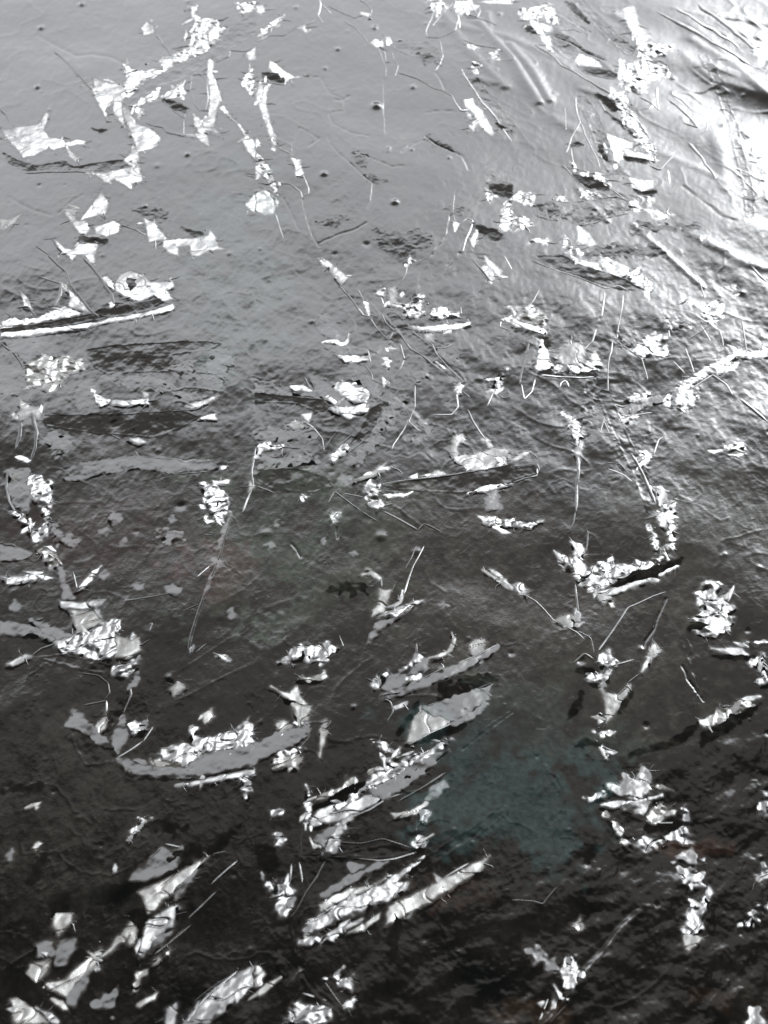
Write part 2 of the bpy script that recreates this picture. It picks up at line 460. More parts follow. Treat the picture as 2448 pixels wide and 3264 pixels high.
5 Gc 0,810 150,840 300,870 400,910 200,900 0,880
5 Sd 0,890 140,900 440,940 460,1000 400,1020 280,960 130,950 0,950
5 Ws 460,980 600,990 720,960 740,1010 620,1030 500,1020
5 T:7 700,700 750,770 760,860 740,880
5 Gs 630,800 700,780 780,830 800,900 770,980 700,960 760,900 720,840
5 Ws 820,790 850,820 830,850
5 Gc 950,910 980,940 900,1040 820,1100 810,1200 720,1290 640,1360 600,1340 680,1270 760,1160 800,1060 880,960
5 Sd 740,1000 820,960 780,1100 660,1200 580,1260 700,1100
5 T:10 560,1320 640,1250 710,1190
5 T:9 480,1300 560,1220 620,1160
5 T:9 440,1260 520,1150
5 Wc 470,1300 580,1220 600,1260 500,1340
5 T:11 290,1060 370,1110 430,1190 440,1270
5 Ts 200,1090 260,1060 340,1110 250,1120
5 Ws 290,1030 360,1020 340,1080
5 Gc 0,1130 200,1110 390,1130 380,1160 150,1190 0,1170
5 Wc 0,1240 70,1210 180,1230 170,1245 40,1250 20,1310 0,1310
5 T:9 70,1230 290,1250
5 Gc 20,1310 200,1310 350,1290 390,1330 200,1360 50,1370
5 Sd 30,1390 250,1380 450,1440 500,1500 350,1540 100,1510 0,1450
5 T:12 0,1490 130,1540
5 Wc 250,1550 350,1560 300,1590
5 Gs 530,1470 560,1430 630,1440 650,1470 540,1510
5 Ts 640,1460 740,1420 840,1350 820,1400 720,1450
5 T:9 840,1370 920,1390 950,1420
5 Wc 710,1490 740,1460 780,1500 820,1620 780,1659 720,1590
5 T:10 830,1530 980,1550
5 Ws 830,1558 990,1550 980,1562 860,1575
5 T:8 820,1630 900,1610
5 T:10 470,1600 510,1530 600,1600 680,1659
5 T:9 560,1540 700,1570
5 Sc 820,1490 1000,1460 1300,1410 1659,1360 1659,1470 1400,1540 1100,1530 900,1520
5 T:15 800,1490 1000,1460 1300,1420 1659,1350
5 Ws 1000,1440 1040,1420 1050,1460
5 Ts 1100,1440 1180,1390 1240,1420 1200,1440
5 Ws 1370,1540 1450,1500 1659,1460 1659,1480 1500,1520
5 Ts 1270,1180 1330,1160 1350,1190 1300,1240 1310,1300 1380,1290 1500,1260 1530,1240 1640,1260 1620,1350 1560,1330 1540,1390 1400,1390 1340,1350 1290,1330 1270,1250
5 Wc 1360,1360 1450,1370 1420,1400
5 Wc 1540,1270 1620,1330 1580,1370
5 T:11 1370,990 1400,1060 1460,1150 1540,1250
5 Ts 1470,1170 1540,1240 1510,1240
5 Gs 1480,1570 1560,1530 1590,1630 1500,1640
5 Gs 1030,770 1080,740 1130,790 1090,770 1050,810
5 Gs 840,1110 900,1120 900,1150 870,1140
5 Gs 1060,1080 1110,1060 1140,1110 1120,1140 1100,1100
5 Gs 950,1180 1000,1160 980,1200
5 Gs 1010,1190 1060,1190 1040,1220
5 Gs 1210,960 1250,950 1240,980
5 T:6 990,1060 960,1130 890,1230 880,1260
5 T:5 1030,840 1030,980 990,1080 1060,1140
6 Sd 160,0 330,0 450,70 600,110 740,160 860,230 700,220 580,190 420,130 250,80
6 T:10 130,30 280,95 440,150 600,215 690,200 760,235
6 Ws 560,40 620,0 650,30 760,80 740,130 690,140 620,110
6 Ws 380,0 450,40 560,50 560,80 430,60
6 Wc 740,130 820,90 900,180 910,230 860,230 800,190
6 Wc 400,20 440,10 450,60 410,60
6 Ws 0,400 60,440 210,480 230,500 200,520 100,480 0,430
6 Ds 0,470 200,520 220,545 30,500
6 Tc 0,340 100,330 210,370 230,470 100,450 0,390
6 T:10 180,220 130,310 80,350
6 Ws 150,740 170,620 180,550 210,540 240,640 250,740 170,750
6 Ds 210,540 240,560 230,620 205,580
6 Ts 300,620 330,580 430,570 470,600 460,690 380,720 300,690
6 Wc 250,710 460,710 540,740 500,760 270,760
6 Ds 170,750 240,750 240,770 180,770
6 Ds 400,765 540,760 540,780 420,780
6 T:13 180,775 300,785 450,795 540,785
6 Ts 520,640 540,620 590,720 540,710 500,740
6 T:11 545,480 520,560 470,610
6 Gs 90,560 170,540 160,640 150,700 90,720 100,620
6 T:10 110,570 70,720 50,830
6 T:8 60,830 80,930 130,880 150,800
6 T:9 310,850 320,820 350,810 370,850
6 T:7 720,260 700,400 680,540
6 T:7 600,240 580,400
6 Wc 800,620 880,520 960,520 1000,600 1020,660 920,640 840,660
6 Wc 1260,320 1320,280 1380,330 1350,400 1280,430 1230,390
6 T:12 1140,545 1230,490 1320,420 1370,370
6 Ws 1390,200 1450,190 1430,230
6 T:22 1550,70 1600,130 1659,180
6 Wc 1110,290 1170,310 1150,330
6 B:26 1485,235
6 Wk 1110,810 1200,750 1330,690 1450,630 1470,650 1400,700 1250,780 1150,840
6 Wk 1470,640 1659,600 1659,650 1500,660
6 Ws 1320,740 1450,690 1420,720 1340,760
6 Wc 1030,870 1100,820 1200,840 1200,930 1120,1000 1060,980 980,960 1040,930
6 Wc 730,920 800,890 900,880 880,900 780,940
6 Gs 770,950 940,910 990,930 850,970 770,1010
6 T:11 620,910 660,960 720,975 750,960
6 Wc 690,1060 750,1010 775,1020 770,1070 710,1080
6 T:8 780,1030 910,1010
6 Gs 680,1000 760,980 750,1030
6 T:8 640,620 620,760 620,910
6 T:7 650,560 640,640
6 T:6 680,560 840,670 880,800
6 Rc:45 520,800 490,1000 470,1150
6 Rd:90 600,900 690,1130 830,1420 920,1659
6 T:7 600,1040 570,1150 630,1150 590,1060
6 T:22 770,1280 850,1430 890,1530 930,1620
6 Wc 300,1020 400,1040 430,1080 390,1060
6 Wc 370,1100 420,1090 470,1160 430,1190 390,1150
6 T:20 440,1190 430,1300 430,1420 415,1659
6 Ts 420,1200 460,1210 440,1330 410,1290
6 Wc 780,1280 870,1270 910,1300 880,1340 830,1330
6 T:8 920,1280 950,1190 990,1170
6 Ts 940,1520 980,1520 1000,1600 950,1630
6 Wc 980,1600 1050,1590 1050,1659 990,1650
6 Wc 1380,1240 1510,1210 1500,1250 1400,1260
6 Ws 1270,1270 1400,1260 1300,1285
6 Ws 1400,1300 1510,1290 1450,1310
6 T:22 1470,920 1560,1000 1659,1090
6 T:15 0,1370 160,1350 180,1400
6 T:15 0,1475 100,1440 160,1430 160,1370
6 T:8 20,1300 100,1260 170,1310
6 Ts 0,1330 60,1280 120,1270 40,1320
6 Sc 0,1380 150,1360 160,1420 0,1460
6 T:6 600,1340 700,1350 760,1420
6 T:6 620,1380 720,1420 780,1470
6 T:8 1010,470 1020,530
6 T:8 1340,480 1370,590
6 T:7 1490,420 1520,620
6 T:8 1120,600 1180,760
6 T:7 1040,680 1120,760
6 T:7 1200,130 1250,280
6 T:8 1220,450 1290,560
6 Gc 1000,400 1100,390 1160,470 1020,470
6 Gc 690,510 760,530 800,600 720,580
6 B:12 1200,1165
6 T:6 1150,870 1300,770 1390,830 1430,900
7 Wc 90,0 140,0 190,70 180,100
7 Wc 180,100 240,110 290,60 290,0 330,0 310,120 270,180 230,190
7 Tc 230,200 320,220 370,300 380,350 320,340 270,270
7 Wk 0,410 150,410 290,370 240,430 60,460
7 Gs 390,360 450,510 480,560 420,560
7 Ws 490,510 540,460 590,400 590,440 540,490
7 T:12 470,380 500,500
7 Ws 380,570 500,590 680,570 660,600 540,630 400,610
7 Ts 450,630 560,640 650,660 660,720 560,760 500,790 480,690
7 Wc 500,790 640,740 720,700 790,700 750,790 760,900 740,950 640,960 500,920 400,900 350,840 420,810
7 Gs 0,710 140,720 280,770 380,810 340,830 250,790 60,780 0,780
7 Gs 200,690 330,750 470,810 380,820 290,780
7 Ts 750,800 850,840 900,820 920,900 830,950 750,940
7 Wc 730,1000 860,970 900,940 905,1000 850,1030 820,1070 720,1040
7 Ws 50,980 160,920 200,930 80,990
7 T:14 200,930 270,880 370,850
7 Sd 230,940 400,920 600,960 720,1000 680,1050 520,1020 300,960
7 T:12 510,1040 640,1060 700,1110 710,1180 680,1210
7 T:8 540,1250 700,1220
7 T:8 690,1220 690,1300
7 Ts 620,1390 670,1330 690,1280 680,1400 640,1430
7 Gs 430,1370 480,1280 560,1340 700,1490 640,1500 520,1400
7 Sd 440,1400 560,1410 680,1520 760,1520 740,1620 560,1640 490,1540
7 Rd:36 690,1450 780,1240
7 Gs 720,1470 800,1320 830,1440 760,1560
7 Wc 830,1380 880,1340 960,1350 980,1390 930,1430 860,1430
7 T:16 740,1600 860,1530 930,1480
7 T:9 930,1480 1000,1380
7 T:11 800,1300 850,1190 840,1100
7 Wc 1240,1400 1280,1400 1260,1450 1330,1460 1430,1460 1490,1410 1500,1440 1460,1540 1410,1560 1330,1540 1260,1560
7 Wc 1500,1540 1560,1440 1610,1350 1640,1450 1640,1500 1540,1540
7 Tc 980,1600 1100,1620 1250,1560 1330,1590 1300,1659 980,1659
7 Gs 800,1620 900,1600 1000,1659 820,1659
7 T:12 1500,20 1470,120 1430,260 1390,370 1340,500 1290,640 1240,800 1220,900
7 Gs 1460,80 1500,10 1450,140 1420,220
7 Gs 1390,310 1440,330 1410,350
7 Gs 1380,390 1320,540 1370,420
7 T:7 1280,420 1360,350
7 T:7 1180,650 1290,600
7 T:5 800,580 1000,550 1100,530
7 Wc 1310,60 1380,60 1340,80
7 T:10 1310,140 1360,150 1395,130
7 Wc 1380,0 1450,0 1440,70 1400,30
7 Gs 715,40 735,10 770,15 785,45 760,75 730,70
7 Gs 650,120 690,100 720,120 690,150
7 Gs 780,180 810,170 820,195 795,205
7 Gs 1090,45 1115,25 1135,50 1110,70
7 Gs 1085,490 1120,475 1165,500 1150,530 1100,520
7 Gs 1485,640 1505,620 1530,660 1500,690
7 Gs 60,600 95,575 130,600 110,630 70,625
7 Gs 650,410 680,380 700,400 670,430
7 Gs 870,480 920,475 925,495 890,505
7 Ts 1110,1150 1160,1100 1200,1140 1130,1190
7 Ts 1310,1320 1370,1280 1390,1330 1330,1370
7 Gc 1030,130 1100,120 1180,160 1080,180
7 Gc 340,100 500,180 480,210 380,180
7 Wc 1220,890 1250,870 1240,910
7 T:6 1270,910 1340,850
7 Wc 1390,930 1490,960 1470,970
7 T:6 960,740 990,720 970,780
7 Gs 870,1090 900,1040 880,1130 830,1150
7 Gs 0,210 100,230 200,260 150,290 0,300
8 Wc 490,0 550,10 540,40 500,80
8 T:12 680,0 740,40 795,70
8 T:12 820,0 940,60 1050,120
8 T:10 1050,120 1090,80 1140,100 1210,140
8 Wc 1450,30 1560,40 1659,60 1659,90 1590,100 1500,80
8 Ts 1470,370 1560,420 1659,480 1659,500 1560,440
8 Ts 690,410 750,385 810,430 800,440 740,410
8 T:8 810,430 815,490
8 Ts 800,500 870,510 850,600 830,660 760,640 800,600
8 T:9 910,460 880,520
8 Ws 850,620 930,580 950,510 940,590 900,620
8 Wc 810,670 890,640 980,590 1080,570 960,640 870,680
8 Gs 770,720 900,690 1000,620 820,740 740,830
8 T:5 1090,220 1020,350 960,530
8 T:5 1040,220 970,370
8 Wc 150,970 220,920 290,850 340,870 460,840 470,870 560,860 480,920 430,960 370,970 300,940 200,970
8 Tc 270,1080 310,1060 360,1080 440,1030 450,1060 390,1100 360,1095
8 Rd:22 380,1000 500,920
8 T:10 1040,850 1040,930
8 Wc 960,1030 1000,980 1040,920 1080,940 1020,990
8 Ts 1120,950 1240,910 1280,850 1270,780 1290,830 1270,900 1200,940
8 Ts 1390,860 1420,825 1480,830 1480,900 1410,930 1390,900
8 Gs 980,1060 1060,970 1110,960 1110,1000 1040,1050
8 Gs 820,1140 880,1050 980,1070 960,1110 880,1160
8 Wc 750,1100 820,1060 850,1030 830,1110 770,1150
8 Wc 970,1110 1060,1040 1070,1090 1000,1130
8 Gs 810,1190 1000,1130 1250,1020 1500,900 1560,870 1530,920 1300,1040 1000,1160 830,1205
8 T:8 1000,1120 1220,1010 1200,980
8 T:8 810,1195 950,1170
8 T:7 1310,980 1440,930 1560,860
8 Ws 890,1270 980,1235 970,1250 900,1280
8 T:12 820,1210 870,1230 890,1300 850,1360
8 Dc 1170,1150 1250,1100 1500,1070 1550,1090 1500,1130 1300,1190 1210,1230
8 T:12 1150,1290 1300,1220 1540,1110
8 T:10 1070,1280 1170,1240
8 Gs 1100,1280 1520,1120 1500,1220 1300,1360 1150,1320
8 Ts 1030,1330 1060,1260 1110,1310 1260,1350 1270,1380 1130,1440 1000,1510 970,1500 1000,1420
8 T:9 1000,1510 1130,1440 1270,1380
8 Gs 1270,1370 1400,1300 1500,1220 1490,1250 1400,1340 1300,1400
8 Ds 1030,1500 1150,1440 1350,1390 1300,1420 1120,1490
8 Wc 840,1600 940,1590 1080,1560 1280,1450 1270,1480 1150,1570 1060,1640 900,1659 870,1640
8 Wc 770,1490 830,1490 890,1550 840,1560
8 Ds 920,1450 980,1350 1050,1240 1030,1300 960,1390
8 Ts 100,1130 150,1160 220,1170 265,1130 280,1190 350,1260 340,1350 290,1360 250,1300 230,1230
8 Wc 260,1380 340,1360 340,1380 270,1390
8 Ts 130,1370 180,1350 240,1390 150,1440
8 Gs 0,1500 150,1430 340,1390 360,1410 280,1490 150,1540 0,1590
8 T:11 360,1400 340,1470 290,1520
8 Wc 120,1580 300,1520 230,1570 230,1590
8 Tc 110,1600 290,1560 270,1659 110,1659
8 Ts 420,1420 450,1360 460,1410 440,1500 410,1600 420,1510
8 Rd:34 1340,1550 1500,1420 1659,1310
8 K:9 520,100 530,170
8 K:9 230,200 290,290
8 Gs 110,60 135,40 160,65 135,85
8 Gs 80,205 100,190 115,210 95,220
8 Gs 615,270 635,255 655,275 630,290
8 Gs 425,185 440,170 455,190 440,200
8 Gs 1200,600 1215,585 1235,605 1215,615
8 Dc 470,510 560,470 720,490 620,530
9 Wc 0,60 100,80 200,60 120,110 0,90
9 T:10 410,0 400,70 380,105
9 Wk 390,190 460,210 480,380 430,440 410,420 400,300
9 Wc 290,290 340,290 400,370 350,370
9 Wc 430,440 520,350 620,340 640,460 560,510 500,500
9 Wc 560,330 640,330 730,340 870,330 980,300 900,360 720,420 640,440
9 T:13 490,120 480,260
9 Wc 880,60 920,160 960,260 920,250
9 Wc 990,0 1050,0 1050,280 1000,310 960,280 1020,180
9 Ts 930,0 1000,0 1000,120 960,100
9 Ds 660,480 850,390 1000,350 1100,310 1080,340 900,430 700,490
9 Ws 550,520 680,490 860,440 940,410 1080,340 1070,360 880,445 680,520 600,540
9 Ts 540,520 640,550 600,590 560,550
9 T:9 600,590 600,650
9 T:12 0,460 60,520 150,570 200,620 270,700 330,730 420,780 470,830
9 Wc 10,460 80,460 100,550 40,500
9 Ts 280,700 370,670 420,680 390,740 340,730
9 Ds 395,710 420,760 400,770
9 T:9 410,460 420,560 430,650
9 T:9 420,770 510,820 530,920
9 Wc 560,960 630,900 680,970 620,1010 580,1000
9 Wc 480,1060 560,1050 640,1030 630,1090 560,1120 500,1100
9 T:12 400,980 470,920 530,960
9 T:12 620,1010 790,960
9 Ds 420,1020 540,1010 470,1060
9 Ts 570,1130 610,1180 690,1190 750,1130 770,1120 720,1220 640,1340 610,1370 600,1240
9 T:11 680,1200 770,1110
9 Ts 840,1040 890,930 920,860 960,900 900,950
9 T:8 750,1110 830,1050
9 Ds 680,1280 780,1180 740,1250 690,1310
9 Ds 360,1350 400,1250 450,1170 450,1260
9 Wc 550,1320 600,1340 560,1370
9 Wc 540,1430 660,1440 570,1460
9 T:9 530,1470 600,1530 690,1560
9 Wc 580,1520 620,1580 600,1590
9 Ds 420,1520 480,1480 570,1520 520,1500
9 Wc 1190,680 1260,640 1340,640 1430,690 1420,730 1340,800 1240,810 1200,780 1270,740 1160,700
9 Wc 1190,540 1260,460 1350,480 1330,560 1240,590 1220,610
9 Wc 1240,590 1360,590 1440,620 1400,690 1250,650
9 Ts 1340,570 1420,520 1390,570
9 Ds 1130,770 1200,730 1290,740 1210,780
9 Ws 1290,890 1380,890 1490,890 1530,940 1440,930 1350,910
9 Ds 1310,940 1430,940 1560,945 1440,965
9 Wc 1490,850 1659,850 1580,860
9 Wc 1540,980 1620,940 1659,1110 1610,1120 1630,1010
9 Rc:50 1120,850 1180,1030 1240,1220
9 K:14 1100,1000 1170,1130 1240,1230
9 Tc 1220,1360 1380,1270 1520,1230 1540,1260 1400,1350 1250,1390
9 Ds 1220,1450 1400,1360 1600,1260 1500,1350 1230,1520
9 Ds 760,1570 1000,1500 1200,1370 1180,1430 1000,1540
9 T:5 560,900 750,620 1000,520
9 K:12 1000,560 930,720 850,880
10 Gs 830,10 1000,40 1200,40 1450,0 1200,0
10 K:26 870,52 1100,62 1300,62 1600,12
10 Ws 1140,110 1300,90 1420,60 1650,10 1650,40 1420,80 1250,110
10 Wc 1560,60 1600,60 1610,200 1590,200
10 Gs 840,720 900,650 960,610 1050,510 1080,540 1180,515 1150,590 1140,640 1040,690 900,725
10 T:10 1070,490 1180,515
10 T:9 950,610 1050,515
10 Ds 340,860 480,800 800,770 1050,700 1200,600 1120,680 900,780 700,840 500,900 330,950
10 Dc 1170,540 1270,490 1300,540 1230,600 1150,600
10 Ds 1380,490 1500,400 1560,380 1400,540 1350,560
10 Ts 890,800 1050,730 1200,650 1350,570 1280,660 1200,760 1100,820 1040,870 960,940 930,860
10 Ws 940,1000 1060,920 1160,870 1150,930 1120,1040 1040,1080 960,1180 900,1230 890,1200 930,1080
10 Gs 1120,800 1260,650 1300,610 1220,750 1140,850
10 Gs 1000,1090 1110,1060 1040,1140 930,1200
10 Ds 870,830 910,850 940,950 910,1090 870,1000
10 Ts 700,1170 860,980 890,1050 870,1130 830,1140 840,1080 680,1210 650,1220
10 Ts 300,1390 420,1360 500,1290 650,1160 660,1220 560,1330 490,1400 440,1480 370,1450 310,1430
10 Gs 410,1480 500,1380 590,1280 550,1400 480,1540
10 Ts 330,1490 400,1510 440,1560 360,1530
10 Ts 350,930 470,940 470,990 420,1040 380,1080 340,1010
10 Gs 360,1140 490,1100 480,1160 400,1270 360,1270
10 Gs 230,1140 330,1130 360,1190 350,1210 260,1220
10 Ws 260,1190 355,1185 355,1210 265,1215
10 Ts 200,1270 330,1230 300,1330 240,1390 170,1330
10 Ds 50,1300 90,1310 240,1400 300,1420 200,1520 60,1460
10 Ts 70,1500 110,1480 250,1580 320,1640 300,1659 90,1659
10 Ws 230,1550 330,1590 370,1640 340,1640
10 Wc 840,460 850,400 900,370 900,320 980,320 930,370 890,410
10 Ts 890,1530 960,1480 1020,1450 1000,1490 910,1540
10 Gc 630,1500 740,1430 750,1500 680,1580
10 Tc 870,1430 900,1320 1000,1260 1100,1170 1100,1200 960,1300 880,1420
10 T:10 1000,1200 1120,1110 1240,1010
10 T:9 1090,1130 1200,1030
10 Wk 1180,1659 1300,1500 1480,1370 1659,1270 1659,1390 1560,1480 1400,1600 1300,1659
10 T:10 1250,1520 1400,1400 1550,1320
10 T:12 1200,1659 1320,1500 1540,1310
10 Ws 1080,1560 1140,1520 1130,1659 1080,1659
10 T:6 1370,560 1480,540
10 T:7 1370,750 1540,600
10 T:6 1220,970 1400,800
10 Ts 220,240 240,225 255,250 235,265
10 Ws 735,650 745,620 755,640 742,665
10 Ts 210,515 250,480 270,485 230,525
10 Gs 40,570 80,520 95,540 60,590
10 Ds 190,720 240,620 290,560 280,640 210,740
10 Ds 0,140 130,110 260,110 250,150 100,140 0,160
10 Dc 960,390 1080,350 1200,390 1100,430
11 Tc 340,230 470,160 560,130 600,80 640,40 650,100 620,120 520,160 380,220
11 Ws 640,60 660,100 640,110
11 Wc 700,130 740,60 800,0 1000,0 900,60 800,120 740,140
11 Ws 340,340 400,280 520,230 610,210 520,260 440,360 360,380
11 Wc 520,260 640,140 720,120 640,210 570,300 540,350
11 Ds 380,260 500,180 640,110 700,110 560,200 420,270
11 Ds 700,240 860,120 1000,50 1050,0 960,130 830,200 700,290
11 Gs 850,130 940,80 890,160
11 T:12 600,330 740,270 850,200 950,170
11 T:14 920,220 1100,120 1240,30
11 Gs 1130,140 1220,80 1230,130 1160,190 1110,210
11 Ts 880,300 1000,290 1090,230 1120,180 1110,240 1030,300 900,320
11 Wc 1040,260 1080,270 1130,290 1100,350 1060,350
11 Ts 350,450 370,490 420,510 480,440 540,340 580,310 530,400 430,490 380,515
11 Gs 370,470 470,390 520,380 440,500
11 Wk 570,280 640,300 600,350 550,460 500,550 430,560 500,430
11 Wc 330,110 360,150 340,340 320,340
11 T:10 300,380 290,480 290,560
11 Wc 100,250 160,290 150,320 110,300
11 Wc 130,400 150,450 190,470 130,500
11 Wc 60,730 110,750 90,790
11 T:8 540,480 680,490 820,460 1000,520
11 T:10 480,570 620,580 800,600 900,590 1040,550
11 T:10 1100,560 1180,590 1130,600
11 Sd 250,560 500,560 700,520 850,500 1000,540 900,580 750,590 600,570 300,580
11 Wc 1010,490 1060,440 1110,470 1100,520 1040,540
11 Gs 620,690 800,620 850,610 700,690 500,810 420,840 430,810 590,720
11 Gs 600,610 720,620 620,680
11 T:12 450,600 400,700 330,800 260,930 220,970
11 Wc 130,740 200,740 250,800 240,880 190,960 140,950 130,850
11 T:10 230,620 220,740
11 T:9 280,610 300,740
11 Wk 300,1050 330,990 450,920 560,870 700,810 850,730 960,660 1070,590 1080,620 980,690 900,740 1010,740 960,800 850,860 700,910 560,980 420,1040 320,1080
11 Ts 420,880 600,790 760,760 850,710 700,800 540,860 430,920
11 Ws 460,1080 560,1030 690,980 680,1000 560,1060 470,1085
11 Wc 280,1110 400,1090 520,1080 500,1110 300,1140
11 Ts 600,1070 700,1020 800,940 790,970 700,1050
11 T:12 880,880 1000,830 1080,780
11 Gs 970,870 1040,910 990,960
11 T:12 1210,720 1290,670 1380,620
11 Ts 0,1460 80,1400 170,1350 100,1410 20,1480
11 Tc 0,1290 60,1340 0,1420
11 Wc 200,1620 260,1500 320,1540 400,1540 480,1520 500,1600 490,1659 200,1659
11 T:12 300,1460 400,1490 480,1520
11 T:10 440,1380 500,1470 580,1580
11 Wc 440,1370 470,1360 460,1385
11 Wc 510,1360 540,1310 530,1370
11 Wc 550,1390 620,1340 620,1430 580,1420
11 Wc 570,1570 600,1520 650,1500 620,1560
11 Sd 130,1000 220,990 280,1330 200,1420 150,1300
11 Rc:46 300,1340 400,1460 560,1600
11 Ds 0,500 100,520 140,620 60,640 20,580
11 Rd:70 1080,640 1250,520 1420,420 1600,280
11 Ds 860,1130 900,950 920,1000 880,1240
11 B:12 1310,1190
12 Wk 600,90 690,110 720,20 770,90 800,60 850,0 890,20 910,150 860,190 790,210 730,170 640,160
12 Ws 580,240 660,225 780,215 900,190 980,170 980,180 800,228 660,252
12 Gs 700,240 900,200 860,290 860,320 720,270
12 Wc 480,200 590,150 600,190 520,215
12 Tc 870,320 900,260 940,220 1030,250 1000,300 930,340 890,340
12 Ws 870,310 900,340 940,350 920,362
12 T:12 930,355 1100,345
12 Wc 1100,260 1140,280 1150,340 1120,340
12 Wc 1000,440 1090,370 1150,400 1180,490 1120,480 1040,460
12 Wc 740,470 900,440 1000,470 950,520 860,520 760,490
12 Tc 600,290 660,350 720,400 710,450 770,540 720,480 680,400
12 Ds 860,380 1090,355 1000,410 880,410
12 Sd 690,280 860,340 850,430 740,450 720,380
12 Wc 1100,1040 1150,930 1230,880 1260,770 1280,840 1220,960 1240,1040 1160,1080
12 Ts 1110,1080 1180,1080 1230,1100 1140,1200 1110,1150
12 Wc 1580,730 1640,620 1659,700 1600,750
12 Wc 1610,240 1659,230 1659,310 1620,300
12 Wc 1510,1000 1560,930 1580,990 1530,1030
12 Wc 1600,890 1659,890 1640,930
12 Tc 400,1050 440,960 450,1030 430,1060
12 Rg:26 820,930 700,1030 600,1170 480,1300 380,1440 250,1600 190,1659
12 Wc 330,1380 350,1290 370,1230 410,1290 400,1340 470,1330 420,1400 390,1440 340,1420
12 Ws 270,1400 310,1450 350,1490 320,1510
12 Gs 230,1590 270,1450 320,1510 260,1580
12 Ws 160,1520 210,1510 190,1545
12 T:13 170,1659 240,1480
12 T:12 240,1659 360,1530
12 Wc 1540,1590 1590,1550 1620,1659 1530,1659
12 B:12 940,1070
12 B:14 850,1300
12 B:12 235,655
12 B:14 370,400
12 Gc 1050,560 1120,540 1200,560 1190,620
12 Gc 1100,660 1220,680 1230,760 1190,780
12 T:6 0,860 140,870 200,890 300,770
12 Gc 100,1180 180,1160 280,1290 200,1270
12 Ds 380,560 480,500 560,520 500,600

0 Gs 369,2414 472,2444 590,2451 664,2399 812,2377 885,2340 981,2318 981,2340 885,2392 775,2444 664,2469 531,2473 428,2466
0 Wc 480,2420 560,2370 640,2380 650,2350 700,2345 760,2330 790,2300 810,2340 760,2385 660,2400 600,2440
0 Ts 1240,2890 1400,2810 1560,2730 1530,2780 1380,2870 1230,2950
0 Ws 1000,2620 1120,2560 1260,2490 1200,2560 1080,2620
0 Gs 1180,2520 1300,2440 1430,2390 1340,2470 1220,2550
"""
feats = []
for ln in FEAT.strip().splitlines():
    q = ln.split()
    if len(q) < 3: continue
    t, code = int(q[0]), q[1]
    pts = tile_pts(t, [tuple(map(float, s.split(','))) for s in q[2:]])
    mid = pts.mean(0)
    d3 = np.array([mid[0] - CAM[0], mid[1] - CAM[1], -CAM[2]]); z = d3 @ fwd
    mpp = z * 2 * TV / FH * (816 / 1659.0)           # metres per traced pixel, across the view
    feats.append((t, code, pts, mpp))
for t, code, pts, mpp in feats:
    if code[0] == 'K':
        wd = float(code[2:]) * mpp
        stamp_line(jitter(pts, 0.0015, 0.00012), max(wd * 0.42, 0.00016), -(max(wd * 0.20, 0.00024) if float(code[2:]) < 20 else wd * .07))
    if code[0] == 'B':
        r = float(code[2:]) * mpp
        stamp_line(np.array([pts[0], pts[0] + 1e-5]), r * 0.8, r * 0.35)
# buried strands swelling under the skin towards the top right
for k in range(30):
    px, py = rng.uniform(1500, 2500), rng.uniform(-100, 900)
    if px - py * .9 < 1000 + rng.uniform(0, 300): continue
    p = ground([px], [py])[0]; a = math.radians(rng.normal(-55, 20)); ln_ = rng.uniform(.006, .05)
    d = np.array([math.cos(a), math.sin(a)]) * ln_ / 2; n_ = np.array([-d[1], d[0]]) * rng.normal(0, .12)
    wd = rng.uniform(.0007, .0022)
    stamp_line(np.array([p - d, p + n_, p + d]), wd, wd * rng.uniform(.10, .24))
# fine hairlines and pin blisters scattered through the lacquer
for k in range(170):
    px, py = rng.uniform(0, FW), rng.uniform(200, FH)
    p = ground([px], [py])[0]; a = rng.uniform(0, 2 * math.pi); P = [p]
    for s in range(int(rng.integers(5, 22))):
        a += rng.normal(0, 0.55); P.append(P[-1] + 0.0011 * np.array([math.cos(a), math.sin(a)]))
    up_ = 1 if py > 1500 else -1
    stamp_line(np.array(P), rng.uniform(0.00012, 0.00017), up_ * rng.uniform(0.00002, 0.00006))
for k in range(170):
    p = ground([rng.uniform(0, FW)], [rng.uniform(0, FH)])[0]
    r = rng.uniform(0.00025, 0.0007) * (1.0 if rng.random() < .85 else 1.8)
    stamp_line(np.array([p, p + 1e-5]), r, r * rng.choice([0.28, 0.2, -0.3]))
H += LINE
def sample(A, x, y):
    u = (x - X0) / CELL; v = (y - Y0) / CELL
    i = np.floor(u).astype(int); j = np.floor(v).astype(int); fu = u - i; fv = v - j
    i0, i1, j0, j1 = i % N, (i + 1) % N, j % N, (j + 1) % N
    return (A[j0, i0] * (1 - fu) + A[j0, i1] * fu) * (1 - fv) + (A[j1, i0] * (1 - fu) + A[j1, i1] * fu) * fv
TOP = np.zeros((N, N))

